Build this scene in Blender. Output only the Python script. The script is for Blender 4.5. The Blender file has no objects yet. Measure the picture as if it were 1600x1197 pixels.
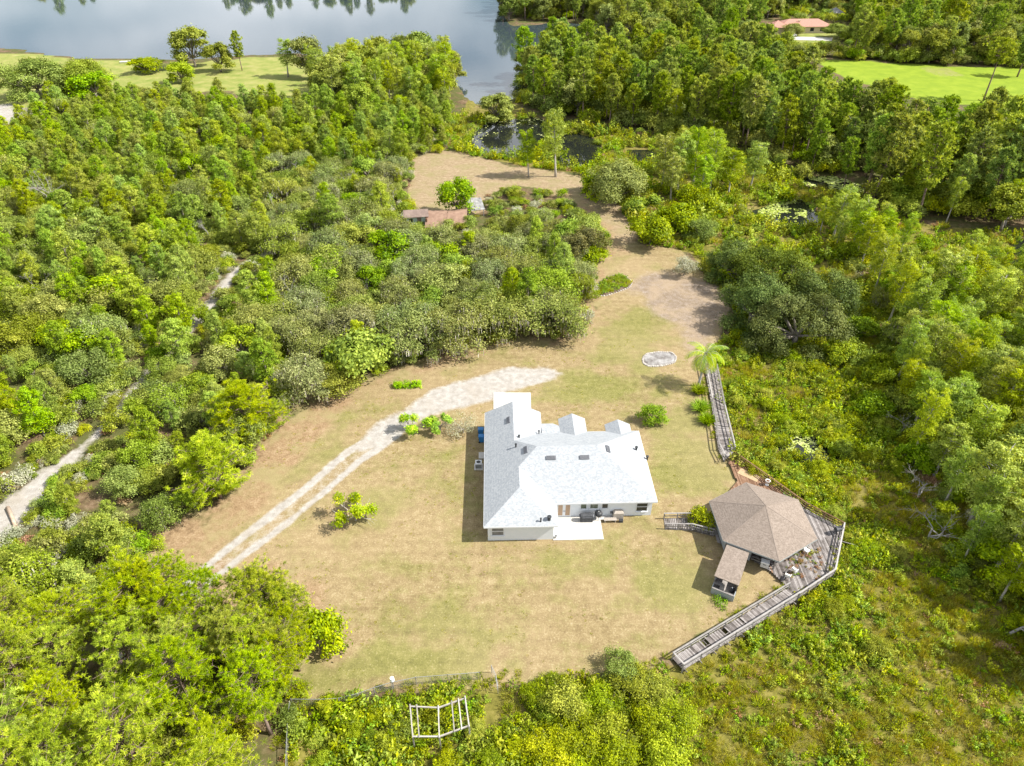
import bpy, math, random
import numpy as np
from mathutils import Vector, Matrix

# ------------------------------------------------------------------ camera, sky, sun, exposure
sc = bpy.context.scene
CAM_H, PITCH, FPX = 62.0, math.radians(35.7), 1100.0      # metres, down-tilt, focal length in photo pixels
cam_d = bpy.data.cameras.new('camera'); cam = bpy.data.objects.new('camera', cam_d)
sc.collection.objects.link(cam); sc.camera = cam
cam.location = (0, 0, CAM_H); cam.rotation_euler = (math.pi/2 - PITCH, 0, 0)
cam_d.sensor_width = 36.0; cam_d.lens = 36.0*FPX/1600.0; cam_d.clip_start = 0.5; cam_d.clip_end = 9000
SUN_AZ, SUN_EL = math.radians(-5), math.radians(46)       # azimuth from +X towards +Y
world = bpy.data.worlds.new('World'); sc.world = world; world.use_nodes = True
wn, wl = world.node_tree.nodes, world.node_tree.links
wn.clear()
wo = wn.new('ShaderNodeOutputWorld'); wb = wn.new('ShaderNodeBackground'); sky = wn.new('ShaderNodeTexSky')
sky.sky_type = 'NISHITA'; sky.sun_disc = False; sky.sun_elevation = SUN_EL
sky.sun_rotation = math.pi/2 - SUN_AZ; sky.air_density = 1.0; sky.dust_density = 1.0
tc = wn.new('ShaderNodeTexCoord'); mp = wn.new('ShaderNodeMapping'); mp.inputs['Scale'].default_value = (1, 1, 2.6)
cn = wn.new('ShaderNodeTexNoise'); cn.inputs['Scale'].default_value = 2.4; cn.inputs['Detail'].default_value = 7; cn.inputs['Roughness'].default_value = 0.55
cr = wn.new('ShaderNodeValToRGB'); cr.color_ramp.elements[0].position = 0.40; cr.color_ramp.elements[1].position = 0.62
mx = wn.new('ShaderNodeMix'); mx.data_type = 'RGBA'; mx.inputs['B'].default_value = (11.0, 11.3, 11.8, 1)
wl.new(tc.outputs['Generated'], mp.inputs['Vector']); wl.new(mp.outputs[0], cn.inputs['Vector']); wl.new(cn.outputs['Fac'], cr.inputs[0])
wl.new(cr.outputs[0], mx.inputs['Factor']); wl.new(sky.outputs[0], mx.inputs['A']); wl.new(mx.outputs['Result'], wb.inputs['Color'])
wb.inputs['Strength'].default_value = 0.073; wl.new(wb.outputs[0], wo.inputs['Surface'])
sun_d = bpy.data.lights.new('sun', 'SUN'); sun_d.energy = 5.0; sun_d.angle = math.radians(0.53); sun_d.color = (1.0, 0.955, 0.88)
sun = bpy.data.objects.new('sun', sun_d); sc.collection.objects.link(sun); sun.location = (60, -5, 90)
sd = Vector((math.cos(SUN_EL)*math.cos(SUN_AZ), math.cos(SUN_EL)*math.sin(SUN_AZ), math.sin(SUN_EL)))
sun.rotation_euler = sd.to_track_quat('Z', 'Y').to_euler()
sc.view_settings.view_transform = 'Standard'; sc.view_settings.look = 'None'
sc.view_settings.exposure = 1.0; sc.view_settings.gamma = 1.0; sc.view_settings.use_curve_mapping = False
sc.render.engine = 'CYCLES'

# ------------------------------------------------------------------ helpers
rng = np.random.default_rng(7)
CP, SP = math.cos(PITCH), math.sin(PITCH)
C = sc.collection
def G(px, py, z=0.0):
    """photo pixel -> world XY on the horizontal plane z"""
    u = (px-800)/FPX; v = (py-598.5)/FPX
    dz = -SP - v*CP; t = (CAM_H-z)/-dz
    return np.array((u*t, (CP - v*SP)*t))
def GP(poly, z=0.0):
    return np.array([G(q[0], q[1], q[2] if len(q) > 2 else z) for q in poly])
def pin(P, poly):
    """points (N,2) in polygon"""
    x, y = P[:, 0], P[:, 1]; ins = np.zeros(len(P), bool); n = len(poly)
    for i in range(n):
        x1, y1 = poly[i]; x2, y2 = poly[(i+1) % n]
        c = ((y1 > y) != (y2 > y))
        with np.errstate(divide='ignore', invalid='ignore'):
            ins ^= c & (x < (x2-x1)*(y-y1)/(y2-y1+1e-12)+x1)
    return ins
def dline(P, line, closed=False):
    d = np.full(len(P), 1e9); n = len(line)
    for i in range(n if closed else n-1):
        a, b = line[i], line[(i+1) % n]; ab = b-a
        t = np.clip(((P-a)@ab)/(ab@ab+1e-12), 0, 1)
        d = np.minimum(d, np.hypot(*(P-(a+t[:, None]*ab)).T))
    return d
def sdf(P, poly):                       # >0 inside
    d = dline(P, poly, True); return np.where(pin(P, poly), d, -d)
def sstep(x, a, b):
    t = np.clip((x-a)/(b-a), 0, 1); return t*t*(3-2*t)
def vnoise(P, scale, seed=0):
    """cheap value noise on XY"""
    r = np.random.default_rng(seed).random((256, 256)); Q = P/scale
    i = np.floor(Q).astype(int); f = Q-i; f = f*f*(3-2*f); i %= 256; j = (i+1) % 256
    a = r[i[:, 0], i[:, 1]]; b = r[j[:, 0], i[:, 1]]; c = r[i[:, 0], j[:, 1]]; d = r[j[:, 0], j[:, 1]]
    return (a*(1-f[:, 0])+b*f[:, 0])*(1-f[:, 1])+(c*(1-f[:, 0])+d*f[:, 0])*f[:, 1]

def link(o, parent=None):
    C.objects.link(o)
    if parent is not None: o.parent = parent
    return o
def tag(o, label=None, cat=None, group=None, kind=None):
    if label: o['label'] = label
    if cat: o['category'] = cat
    if group: o['group'] = group
    if kind: o['kind'] = kind
    return o
def empty(name, loc=(0, 0, 0), rz=0.0, label=None, cat=None, group=None, scale=1.0):
    o = bpy.data.objects.new(name, None); o.empty_display_size = 0.3; link(o)
    o.location = loc; o.rotation_euler = (0, 0, rz)
    o.scale = (scale,)*3 if np.isscalar(scale) else scale
    return tag(o, label, cat, group)
def mesh_obj(name, me, parent=None, loc=None, rz=None):
    o = link(bpy.data.objects.new(name, me), parent)
    if loc is not None: o.location = loc
    if rz is not None: o.rotation_euler = (0, 0, rz)
    return o
def np_mesh(name, V, F, mat=None, attrs=None, smooth=False):
    """V (n,3); F int array (m,k) or list of lists; attrs {name:(domain, values)}"""
    me = bpy.data.meshes.new(name); V = np.asarray(V, np.float32)
    if isinstance(F, np.ndarray):
        k = F.shape[1]; me.vertices.add(len(V)); me.loops.add(F.size); me.polygons.add(len(F))
        me.vertices.foreach_set('co', V.ravel()); me.loops.foreach_set('vertex_index', F.astype(np.int32).ravel())
        me.polygons.foreach_set('loop_start', np.arange(0, F.size, k, dtype=np.int32))
        me.polygons.foreach_set('loop_total', np.full(len(F), k, np.int32))
        if smooth: me.polygons.foreach_set('use_smooth', np.ones(len(F), bool))
        me.update(calc_edges=True)
    else:
        me.from_pydata([tuple(map(float, v)) for v in V], [], [list(map(int, f)) for f in F])
        if smooth: me.polygons.foreach_set('use_smooth', np.ones(len(me.polygons), bool))
        me.update()
    for k2, (dom, val) in (attrs or {}).items():
        at = me.attributes.new(k2, 'FLOAT', dom); at.data.foreach_set('value', np.asarray(val, np.float32))
    if mat:
        for m_ in (mat if isinstance(mat, (list, tuple)) else [mat]): me.materials.append(m_)
    return me
class MB:
    """collects boxes, tubes and polygons into one mesh"""
    def __init__(s): s.v = []; s.f = []
    def add(s, V, F):
        n = len(s.v); s.v += [tuple(map(float, p)) for p in V]; s.f += [[i+n for i in f] for f in F]; return s
    def box(s, c, d, rz=0.0, R=None):
        x, y, z = np.array(d)/2.0
        P = np.array([(-x,-y,-z),(x,-y,-z),(x,y,-z),(-x,y,-z),(-x,-y,z),(x,-y,z),(x,y,z),(-x,y,z)])
        if R is None: R = np.array([[math.cos(rz), -math.sin(rz), 0], [math.sin(rz), math.cos(rz), 0], [0, 0, 1]])
        return s.add(P@np.array(R).T+np.array(c), [(3,2,1,0),(4,5,6,7),(0,1,5,4),(1,2,6,5),(2,3,7,6),(3,0,4,7)])
    def beam(s, a, b, w, h, up=(0, 0, 1)):
        a, b = np.array(a, float), np.array(b, float); d = b-a; L = np.linalg.norm(d); d /= L
        u = np.array(up, float); sx = np.cross(d, u)
        if np.linalg.norm(sx) < 1e-4: sx = np.cross(d, (1, 0, 0))
        sx /= np.linalg.norm(sx); uz = np.cross(sx, d)
        return s.box((a+b)/2, (L, w, h), R=np.stack([d, -sx, uz], 1))
    def tube(s, pts, rad, n=6, cap=True):
        pts = [np.array(p, float) for p in pts]; rad = [rad]*len(pts) if np.isscalar(rad) else rad
        rings = []; ref = np.array((0.31, 0.17, 0.93))
        for i, p in enumerate(pts):
            d = pts[min(i+1, len(pts)-1)]-pts[max(i-1, 0)]; d = d/(np.linalg.norm(d)+1e-9)
            a = np.cross(d, ref); a = a/(np.linalg.norm(a)+1e-9); b = np.cross(d, a)
            rings.append([p+rad[i]*(math.cos(2*math.pi*k/n)*a+math.sin(2*math.pi*k/n)*b) for k in range(n)])
        V = [q for r in rings for q in r]
        F = [(i*n+k, i*n+(k+1) % n, (i+1)*n+(k+1) % n, (i+1)*n+k) for i in range(len(pts)-1) for k in range(n)]
        if cap: F += [tuple(range(n))[::-1], tuple((len(pts)-1)*n+k for k in range(n))]
        return s.add(V, F)
    def prism(s, poly, z0, z1):
        n = len(poly); V = [(*p, z0) for p in poly]+[(*p, z1) for p in poly]
        return s.add(V, [tuple(range(n))[::-1], tuple(range(n, 2*n))]+[(i, (i+1) % n, n+(i+1) % n, n+i) for i in range(n)])
    def lathe(s, prof, n=12, c=(0, 0, 0)):
        V = [(c[0]+r*math.cos(2*math.pi*k/n), c[1]+r*math.sin(2*math.pi*k/n), c[2]+z) for r, z in prof for k in range(n)]
        m = len(prof)
        F = [(i*n+k, i*n+(k+1) % n, (i+1)*n+(k+1) % n, (i+1)*n+k) for i in range(m-1) for k in range(n)]
        return s.add(V, F+[tuple(range(n))[::-1], tuple((m-1)*n+k for k in range(n))])
    def mesh(s, name, mat, smooth=False): return np_mesh(name, s.v, s.f, mat, smooth=smooth)
    def build(s, name, mat, parent=None, loc=None, rz=None, smooth=False):
        return mesh_obj(name, s.mesh(name, mat, smooth), parent, loc, rz)

# ------------------------------------------------------------------ materials
def new_mat(name):
    m = bpy.data.materials.new(name); m.use_nodes = True; nt = m.node_tree
    bs = nt.nodes['Principled BSDF']; return m, nt, nt.nodes, nt.links, bs
def noise(nt, scale, detail=4, rough=0.55, vec=None, dist=0.0):
    n = nt.nodes.new('ShaderNodeTexNoise'); n.inputs['Scale'].default_value = scale; n.inputs['Detail'].default_value = detail
    n.inputs['Roughness'].default_value = rough; n.inputs['Distortion'].default_value = dist
    if vec is not None: nt.links.new(vec, n.inputs['Vector'])
    return n.outputs['Fac']
def ramp(nt, fac, stops):
    r = nt.nodes.new('ShaderNodeValToRGB'); e = r.color_ramp.elements
    while len(e) > len(stops): e.remove(e[-1])
    while len(e) < len(stops): e.new(0.5)
    for k, (p_, c_) in enumerate(stops):
        e[k].position = p_; e[k].color = (*c_, 1) if not np.isscalar(c_) else (c_, c_, c_, 1)
    nt.links.new(fac, r.inputs[0]); return r.outputs[0]
def mixc(nt, fac, a, b, mode='MIX'):
    m = nt.nodes.new('ShaderNodeMix'); m.data_type = 'RGBA'; m.blend_type = mode
    for s_, v in (('Factor', fac), ('A', a), ('B', b)):
        if isinstance(v, (int, float)): m.inputs[s_].default_value = v
        elif isinstance(v, tuple): m.inputs[s_].default_value = (*v, 1)
        else: nt.links.new(v, m.inputs[s_])
    return m.outputs['Result']
def math_(nt, op, a, b=None, c=None, clamp=False):
    m = nt.nodes.new('ShaderNodeMath'); m.operation = op; m.use_clamp = clamp
    for i, v in enumerate((a, b, c)):
        if v is None: continue
        if isinstance(v, (int, float)): m.inputs[i].default_value = v
        else: nt.links.new(v, m.inputs[i])
    return m.outputs[0]
def attr(nt, name, out='Fac'):
    a = nt.nodes.new('ShaderNodeAttribute'); a.attribute_name = name; return a.outputs[out]
def bump(nt, bs, h, strength=0.4, dist=0.05):
    b = nt.nodes.new('ShaderNodeBump'); b.inputs['Strength'].default_value = strength; b.inputs['Distance'].default_value = dist
    nt.links.new(h, b.inputs['Height']); nt.links.new(b.outputs[0], bs.inputs['Normal'])
def objrand(nt):
    return nt.nodes.new('ShaderNodeObjectInfo').outputs['Random']
def geopos(nt): return nt.nodes.new('ShaderNodeNewGeometry').outputs['Position']

def flat_mat(name, a, b, scale=3.0, rough=0.8, bump_s=0.15, obj=False, spec=0.3, metal=0.0, detail=5):
    m, nt, N, L, bs = new_mat(name)
    vec = nt.nodes.new('ShaderNodeTexCoord').outputs['Object']
    f = noise(nt, scale, detail, 0.65, vec)
    col = ramp(nt, f, [(0.3, a), (0.7, b)])
    if obj:
        r = objrand(nt); v = math_(nt, 'MULTIPLY_ADD', r, 0.5, 0.75)
        cmb = N.new('ShaderNodeCombineColor')
        for i in range(3): L.new(v, cmb.inputs[i])
        col = mixc(nt, 1.0, col, cmb.outputs[0], 'MULTIPLY')
    L.new(col, bs.inputs['Base Color']); bs.inputs['Roughness'].default_value = rough
    bs.inputs['Specular IOR Level'].default_value = spec; bs.inputs['Metallic'].default_value = metal
    if bump_s: bump(nt, bs, noise(nt, scale*4, 4, 0.6, vec), bump_s, 0.02)
    return m
def leaf_mat(name, dark, mid, light, transl=0.35, ovar=0.35, hue=0.02):
    """foliage: per-leaf (lv) and per-clump (tone) variation, per-tree variation"""
    m, nt, N, L, bs = new_mat(name); N.remove(bs); out = N['Material Output']
    lv, tone = attr(nt, 'lv'), attr(nt, 'tone')
    f = math_(nt, 'ADD', math_(nt, 'MULTIPLY', lv, 0.55), math_(nt, 'MULTIPLY', tone, 0.45))
    LB = 1.76; dark, mid, light = [tuple(min(.7, q*LB) for q in c_) for c_ in (dark, mid, light)]
    col = ramp(nt, f, [(0.12, dark), (0.5, mid), (0.9, light)])
    r = objrand(nt)
    hsv = N.new('ShaderNodeHueSaturation'); L.new(col, hsv.inputs['Color'])
    L.new(math_(nt, 'MULTIPLY_ADD', r, hue*2, 0.5-hue), hsv.inputs['Hue'])
    r2 = math_(nt, 'FRACT', math_(nt, 'MULTIPLY', r, 7.31)); L.new(math_(nt, 'MULTIPLY_ADD', r2, ovar, 1-ovar/2), hsv.inputs['Value'])
    r3 = math_(nt, 'FRACT', math_(nt, 'MULTIPLY', r, 13.7)); L.new(math_(nt, 'MULTIPLY_ADD', r3, 0.28, 0.96), hsv.inputs['Saturation'])
    d = N.new('ShaderNodeBsdfDiffuse'); t = N.new('ShaderNodeBsdfTranslucent'); g = N.new('ShaderNodeBsdfGlossy'); g.inputs['Roughness'].default_value = 0.55
    g.inputs['Color'].default_value = (0.8, 0.85, 0.8, 1)
    L.new(hsv.outputs[0], d.inputs['Color'])
    L.new(mixc(nt, 1.0, hsv.outputs[0], (1.3, 1.15, 0.45), 'MULTIPLY'), t.inputs['Color'])
    m1 = N.new('ShaderNodeMixShader'); m1.inputs[0].default_value = transl; L.new(d.outputs[0], m1.inputs[1]); L.new(t.outputs[0], m1.inputs[2])
    m2 = N.new('ShaderNodeMixShader'); m2.inputs[0].default_value = 0.012; L.new(m1.outputs[0], m2.inputs[1]); L.new(g.outputs[0], m2.inputs[2])
    L.new(m2.outputs[0], out.inputs['Surface']); return m
# ------------------------------------------------------------------ the lie of the land (outlines traced in photo pixels, set down on the ground)
LAWN = GP([(440,1125),(455,1060),(400,1010),(300,985),(225,985),(245,880),(270,852),(345,790),(400,735),(420,690),(455,642),(540,606),(610,583),(700,556),(790,528),(870,530),
           (925,500),(935,430),(905,398),(960,392),(930,342),(880,305),(840,282),(760,305),(735,345),(650,350),(638,300),(650,245),(700,238),(760,252),(830,268),
           (900,276),(950,300),(985,350),(985,382),(1060,384),(1110,440),(1152,500),(1130,535),(1105,560),(1100,600),(1112,660),(1125,705),(1160,745),(1150,800),(1185,870),
           (1225,915),(1130,975),(1050,1030),(1000,1048),(900,1062),(770,1062),(700,1072),(600,1090),(470,1112)])
PATHD = GP([(640,230),(720,232),(800,258),(880,270),(960,300),(992,350),(1000,380),(960,400),(925,345),(870,305),(800,290),(740,340),(640,352)])
STRAW = GP([(240,900),(275,850),(345,790),(400,735),(420,690),(455,642),(540,606),(560,625),(470,720),(400,800),(330,870),(290,920)])
WOODEDGE = GP([(270,855),(345,790),(400,735),(420,690),(455,642),(540,606),(610,583),(700,556),(790,528),(870,528),(920,495),(935,430),(905,398),(960,392),(930,342),(880,305)])
SANDL = GP([(-80,168),(15,158),(36,172),(30,188),(-80,205)])
EDGEL = GP([(440,1125),(455,1060),(400,1010),(300,985),(225,985),(260,880),(330,860),(440,865),(520,900),(535,990),(490,1050)])
DRIVE_TOP = GP([(878,583),(855,572),(800,573),(735,588),(680,610),(630,640),(575,672),(560,705),(600,695),(645,668),(700,645),(760,625),(830,606),(870,596)])
DRIVE_L = GP([(600,668),(540,705),(480,757),(420,805),(360,850),(310,892),(265,935),(220,985),(170,1040)])
DRIVE_R = GP([(625,680),(565,722),(505,775),(445,825),(385,868),(335,908),(290,950),(245,1000),(195,1060)])
TRACK = GP([(-60,890),(-5,830),(45,772),(95,728),(150,680),(195,635),(222,600),(260,560),(300,510),(338,465),(355,438),(378,418),(402,404),(440,385)])
TRACKW = np.array([1.9,1.9,1.7,1.6,1.5,1.3,1.0,.9,1.1,1.4,1.4,1.3,1.0,0.8])
SANDP = GP([(985,452),(1020,428),(1060,424),(1120,445),(1150,490),(1120,540),(1078,562),(1052,520),(1030,486)])
GREENS = [(GP([(600,1000),(480,1060),(490,1095),(620,1075),(760,1050),(800,1035),(720,1010)]), 0.9), (GP([(825,600),(900,590),(1000,600),(1000,570),(1040,590),(1000,620),(900,630),(840,628)]), 0.9),
          (GP([(1020,660),(1070,640),(1110,690),(1140,750),(1080,780),(1040,750)]), 0.8), (GP([(950,500),(1040,470),(1060,520),(1000,560),(930,560)]), 0.7),
          (GP([(1000,880),(1090,860),(1100,920),(1050,960),(990,930)]), 0.7), (GP([(560,980),(700,930),(800,960),(780,1010),(600,1020)]), 0.45),
          (GP([(480,690),(540,640),(560,660),(470,740)]), 0.6), (GP([(560,760),(720,700),(720,760),(580,830)]), 0.35), (GP([(760,850),(950,845),(960,900),(760,900)]), 0.4)]
MARSH = GP([(1110,545),(1160,505),(1120,450),(1075,395),(1000,380),(985,345),(950,300),(905,270),(830,262),(760,248),(700,232),(690,205),(725,170),(735,140),(790,150),
            (850,185),(930,200),(1010,205),(1100,225),(1210,255),(1330,305),(1450,350),(1600,365),(1900,420),(2300,1500),(300,1500),(440,1200),(452,1110),(600,1088),(700,1070),
            (770,1062),(900,1064),(1000,1052),(1055,1032),(1130,980),(1235,915),(1190,860),(1165,800),(1170,755),(1128,706),(1114,660),(1103,600)])
PASTD = GP([(1432,106),(1455,101),(1490,104),(1512,112),(1498,119),(1462,116)])
PASTURE = GP([(1270,92),(1330,124),(1450,156),(1560,165),(1750,185),(1750,112),(1600,104),(1450,100),(1300,90)])
MEADOW = GP([(-150,86),(0,80),(60,82),(130,92),(200,92),(280,97),(400,88),(480,90),(560,105),(700,100),(720,130),(640,160),(480,150),(330,140),(200,150),(60,165),(-150,180)])
YARD = GP([(1140,70),(1200,66),(1300,70),(1330,50),(1320,36),(1210,34),(1150,50)])
LAKE = GP([(-700,92),(-150,76),(0,73),(60,80),(130,88),(200,88),(280,93),(400,84),(480,86),(560,100),(640,100),(700,98),(715,118),(728,150),(760,163),(800,152),(815,118),(850,90),(940,80),
           (945,58),(915,40),(870,38),(800,42),(778,10),(790,-18)], -1.0)
LAKE = np.vstack([LAKE, [(60, 575), (-60, 570), (-150, 560), (-260, 575), (-420, 560), (-800, 620)]])
POND = GP([(728,222),(745,205),(765,190),(800,188),(832,184),(852,190),(856,222),(840,240),(800,243),(745,240)], -1.0)
PONDB = GP([(872,214),(900,210),(932,220),(936,250),(915,262),(880,260),(868,240)], -1.0)
PONDC = GP([(985,236),(1024,236),(1030,250),(1005,262),(988,254)], -1.0)
POND2 = GP([(1185,332),(1215,318),(1250,312),(1272,330),(1275,350),(1240,358),(1200,350)], -1.0)
POND3 = GP([(1218,690),(1240,678),(1275,682),(1290,710),(1270,722),(1235,706)], -1.0)
POND4 = GP([(1585,380),(1620,370),(1720,400),(1720,480),(1620,470),(1588,440)], -1.0)
CHAN = GP([(1255,280),(1300,275),(1345,290),(1350,300),(1300,295),(1262,292)], -1.0)
WATERS = [LAKE, POND, PONDB, PONDC, POND2, POND3, POND4, CHAN]

def fields(P):
    P = np.asarray(P, float); f = {}
    w1 = vnoise(P, 6.0, 1)-.5; w2 = vnoise(P, 1.7, 2)-.5; wob = w1*2.2+w2*1.1
    lf = np.hypot(P[:, 0], P[:, 1])
    f['lawn'] = sstep(sdf(P, LAWN)+wob, -0.8, 0.8)
    f['dirt'] = np.maximum(sstep(sdf(P, PATHD)+wob*1.3, -1.5, 2.0), .5*sstep(sdf(P, PASTD)+wob*2, -2, 3))
    f['straw'] = sstep(sdf(P, STRAW)+wob*.6, -0.8, 1.2)
    f['edge'] = np.maximum(sstep(sdf(P, EDGEL)+wob, -1.0, 2.0), .95*sstep(3.4-dline(P, WOODEDGE)+wob*1.3, -1.0, 2.6))
    f['sandp'] = sstep(sdf(P, SANDP)+wob*1.5, -2.0, 2.0)
    g = np.zeros(len(P))
    for poly, k in GREENS: g = np.maximum(g, k*sstep(sdf(P, poly)+wob*1.6, -3.0, 2.5))
    f['green'] = g
    s = sstep(sdf(P, DRIVE_TOP)+wob*.75, -1.0, 1.3)
    dm = (DRIVE_L+DRIVE_R)/2; rut = np.minimum(dline(P, dm+(DRIVE_L-dm)*.78), dline(P, dm+(DRIVE_R-dm)*.78))
    f['sand'] = np.maximum(np.maximum(s, sstep(0.52-rut+wob*.25, -0.4, 0.45)), .34*sstep(1.5-dline(P, dm)+wob*.4, -.4, .5))
    t = np.zeros(len(P)); d = np.full(len(P), -9.0)
    for i in range(len(TRACK)-1):
        a, b = TRACK[i], TRACK[i+1]; ab = b-a; u = np.clip(((P-a)@ab)/(ab@ab), 0, 1)
        d = np.maximum(d, TRACKW[i]*(1-u)+TRACKW[i+1]*u-np.hypot(*(P-(a+u[:, None]*ab)).T))
    f['track'] = np.maximum(sstep(d+wob*.9, -1.0, 0.9), sstep(sdf(P, SANDL)+wob*2, -2, 2))
    f['marsh'] = sstep(sdf(P, MARSH)+wob*.5, -0.6, 1.2)
    f['pasture'] = sstep(sdf(P, PASTURE)+wob, -2, 2)
    f['meadow'] = np.maximum(sstep(sdf(P, MEADOW)+wob, -2, 2), sstep(sdf(P, YARD)+wob, -2, 2))
    wd = np.full(len(P), -99.0)
    for q in WATERS: wd = np.maximum(wd, sdf(P, q))
    f['water'] = wd+wob*.5+(vnoise(P, 19, 8)-.5)*7*sstep(P[:, 1], 215, 260)
    return f
def height(P, f=None):
    P = np.asarray(P, float).reshape(-1, 2); f = f or fields(P)
    h = -0.80*sstep(sdf(P, MARSH), -0.5, 3.5)
    far = sstep(P[:, 1], 150, 260)
    h = np.minimum(h, -0.55*far)
    bank = sstep(f['water'], -5.0, 0.4); h = h*(1-bank)+(-1.06)*bank
    h = np.where(f['water'] > 0, -1.06-np.minimum(f['water']*.5, 1.5), h)
    return h
def hz(x, y): return float(height(np.array([[x, y]]))[0])

def terrain_mat():
    m, nt, N, L, bs = new_mat('terrain'); P = geopos(nt)
    n01, n04, n2, n9, n30 = [noise(nt, s_, d_, 0.6, P) for s_, d_ in ((0.045, 3), (0.22, 4), (1.1, 5), (5.0, 4), (17.0, 3))]
    g = attr(nt, 'green')
    edge0 = math_(nt, 'ADD', math_(nt, 'MULTIPLY', n2, 0.5), math_(nt, 'MULTIPLY', n9, 0.5))
    # dry lawn: straw, pale thatch and worn earth with green where it still grows
    mpn = N.new('ShaderNodeMapping'); mpn.inputs['Scale'].default_value = (0.10, 1.3, 1.0); mpn.inputs['Rotation'].default_value = (0, 0, 0.06); L.new(P, mpn.inputs[0]); strk = noise(nt, 0.8, 4, 0.6, mpn.outputs[0])
    edge1 = math_(nt, 'ADD', math_(nt, 'ADD', math_(nt, 'MULTIPLY', n2, 0.36), math_(nt, 'MULTIPLY', n9, 0.34)), math_(nt, 'ADD', math_(nt, 'MULTIPLY', n30, 0.14), math_(nt, 'MULTIPLY', strk, 0.16)))
    straw = ramp(nt, edge1, [(0.36, (0.118, 0.082, 0.040)), (0.46, (0.200, 0.146, 0.073)), (0.54, (0.262, 0.200, 0.104)), (0.64, (0.37, 0.305, 0.182))])
    grass = ramp(nt, edge1, [(0.36, (0.082, 0.088, 0.021)), (0.5, (0.155, 0.156, 0.040)), (0.63, (0.245, 0.225, 0.08))])
    gm = math_(nt, 'ADD', math_(nt, 'MULTIPLY', n04, 1.5), math_(nt, 'MULTIPLY_ADD', g, 0.56, -0.60))
    gm = math_(nt, 'ADD', gm, math_(nt, 'MULTIPLY_ADD', n9, 0.5, -0.25))
    gm = ramp(nt, gm, [(0.14, 0.08), (0.50, 0.95)])
    lawn = mixc(nt, gm, straw, grass)
    lawn = mixc(nt, ramp(nt, n9, [(0.60, 0.0), (0.74, 0.55)]), lawn, (0.474, 0.407, 0.281))
    lawn = mixc(nt, ramp(nt, n30, [(0.3, 0.4), (0.5, 0.0)]), lawn, (0.126, 0.092, 0.041))
    lawn = mixc(nt, ramp(nt, n01, [(0.35, 0.0), (0.62, 0.32)]), lawn, (0.348, 0.259, 0.155))
    # forest floor
    forest = ramp(nt, n2, [(0.3, (0.065, 0.045, 0.025)), (0.5, (0.13, 0.088, 0.05)), (0.7, (0.21, 0.15, 0.095))])
    forest = mixc(nt, ramp(nt, n04, [(0.40, 0.0), (0.56, 0.85)]), forest, mixc(nt, n9, (0.045, 0.055, 0.015), (0.10, 0.115, 0.03)))
    brown = ramp(nt, edge1, [(0.38, (0.175, 0.125, 0.072)), (0.5, (0.25, 0.187, 0.112)), (0.62, (0.34, 0.27, 0.175))])
    brown = mixc(nt, ramp(nt, n04, [(0.45, 0.0), (0.65, 0.6)]), brown, (0.20, 0.18, 0.075))
    needles = ramp(nt, edge0, [(0.34, (0.15, 0.095, 0.05)), (0.5, (0.25, 0.17, 0.095)), (0.66, (0.34, 0.255, 0.155))])
    needles = mixc(nt, ramp(nt, n04, [(0.45, 0.0), (0.62, 0.75)]), needles, (0.25, 0.215, 0.10))
    sand = ramp(nt, n2, [(0.25, (0.235, 0.212, 0.185)), (0.5, (0.315, 0.295, 0.265)), (0.78, (0.42, 0.40, 0.37))])
    sand = mixc(nt, ramp(nt, n9, [(0.56, 0.0), (0.75, 0.7)]), sand, (0.23, 0.185, 0.13))
    sand = mixc(nt, ramp(nt, n04, [(0.5, 0.0), (0.7, 0.5)]), sand, (0.29, 0.25, 0.20))
    grey = ramp(nt, math_(nt, 'ADD', math_(nt, 'MULTIPLY', edge1, 0.6), math_(nt, 'MULTIPLY', n30, 0.4)), [(0.40, (0.10, 0.072, 0.048)), (0.50, (0.20, 0.152, 0.108)), (0.60, (0.34, 0.295, 0.25))])
    grey = mixc(nt, ramp(nt, n04, [(0.42, 0.0), (0.58, 0.85)]), grey, mixc(nt, n9, (0.22, 0.16, 0.105), (0.34, 0.27, 0.19)))
    marsh = ramp(nt, n2, [(0.25, (0.065, 0.064, 0.014)), (0.5, (0.145, 0.132, 0.028)), (0.75, (0.24, 0.20, 0.06))])
    marsh = mixc(nt, ramp(nt, n04, [(0.56, 0.0), (0.72, 0.7)]), marsh, mixc(nt, n9, (0.15, 0.10, 0.05), (0.28, 0.205, 0.11)))
    past = ramp(nt, n04, [(0.3, (0.148, 0.215, 0.018)), (0.6, (0.200, 0.266, 0.022)), (0.8, (0.244, 0.281, 0.044))])
    mead = ramp(nt, n04, [(0.3, (0.148, 0.192, 0.037)), (0.6, (0.244, 0.244, 0.074)), (0.8, (0.311, 0.281, 0.141))])
    col = forest
    def lay(col, name, c2, lo=0.35, hi=0.65, nz=n9, amp=0.5):
        a = math_(nt, 'ADD', attr(nt, name), math_(nt, 'MULTIPLY_ADD', nz, amp, -amp/2))
        return mixc(nt, ramp(nt, a, [(lo, 0.0), (hi, 1.0)]), col, c2)
    col = lay(col, 'marsh', marsh); col = lay(col, 'meadow', mead); col = lay(col, 'pasture', past)
    col = lay(col, 'lawn', lawn); col = lay(col, 'dirt', brown, 0.3, 0.8, n2, 0.8)
    col = lay(col, 'straw', needles, 0.3, 0.9, n2, 0.9); col = lay(col, 'edge', needles, 0.45, 1.0, n2, 1.1)
    col = lay(col, 'sandp', grey, 0.2, 1.3, edge0, 1.8)
    edgen = math_(nt, 'ADD', math_(nt, 'MULTIPLY', n2, 0.6), math_(nt, 'MULTIPLY', n9, 0.4))
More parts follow.
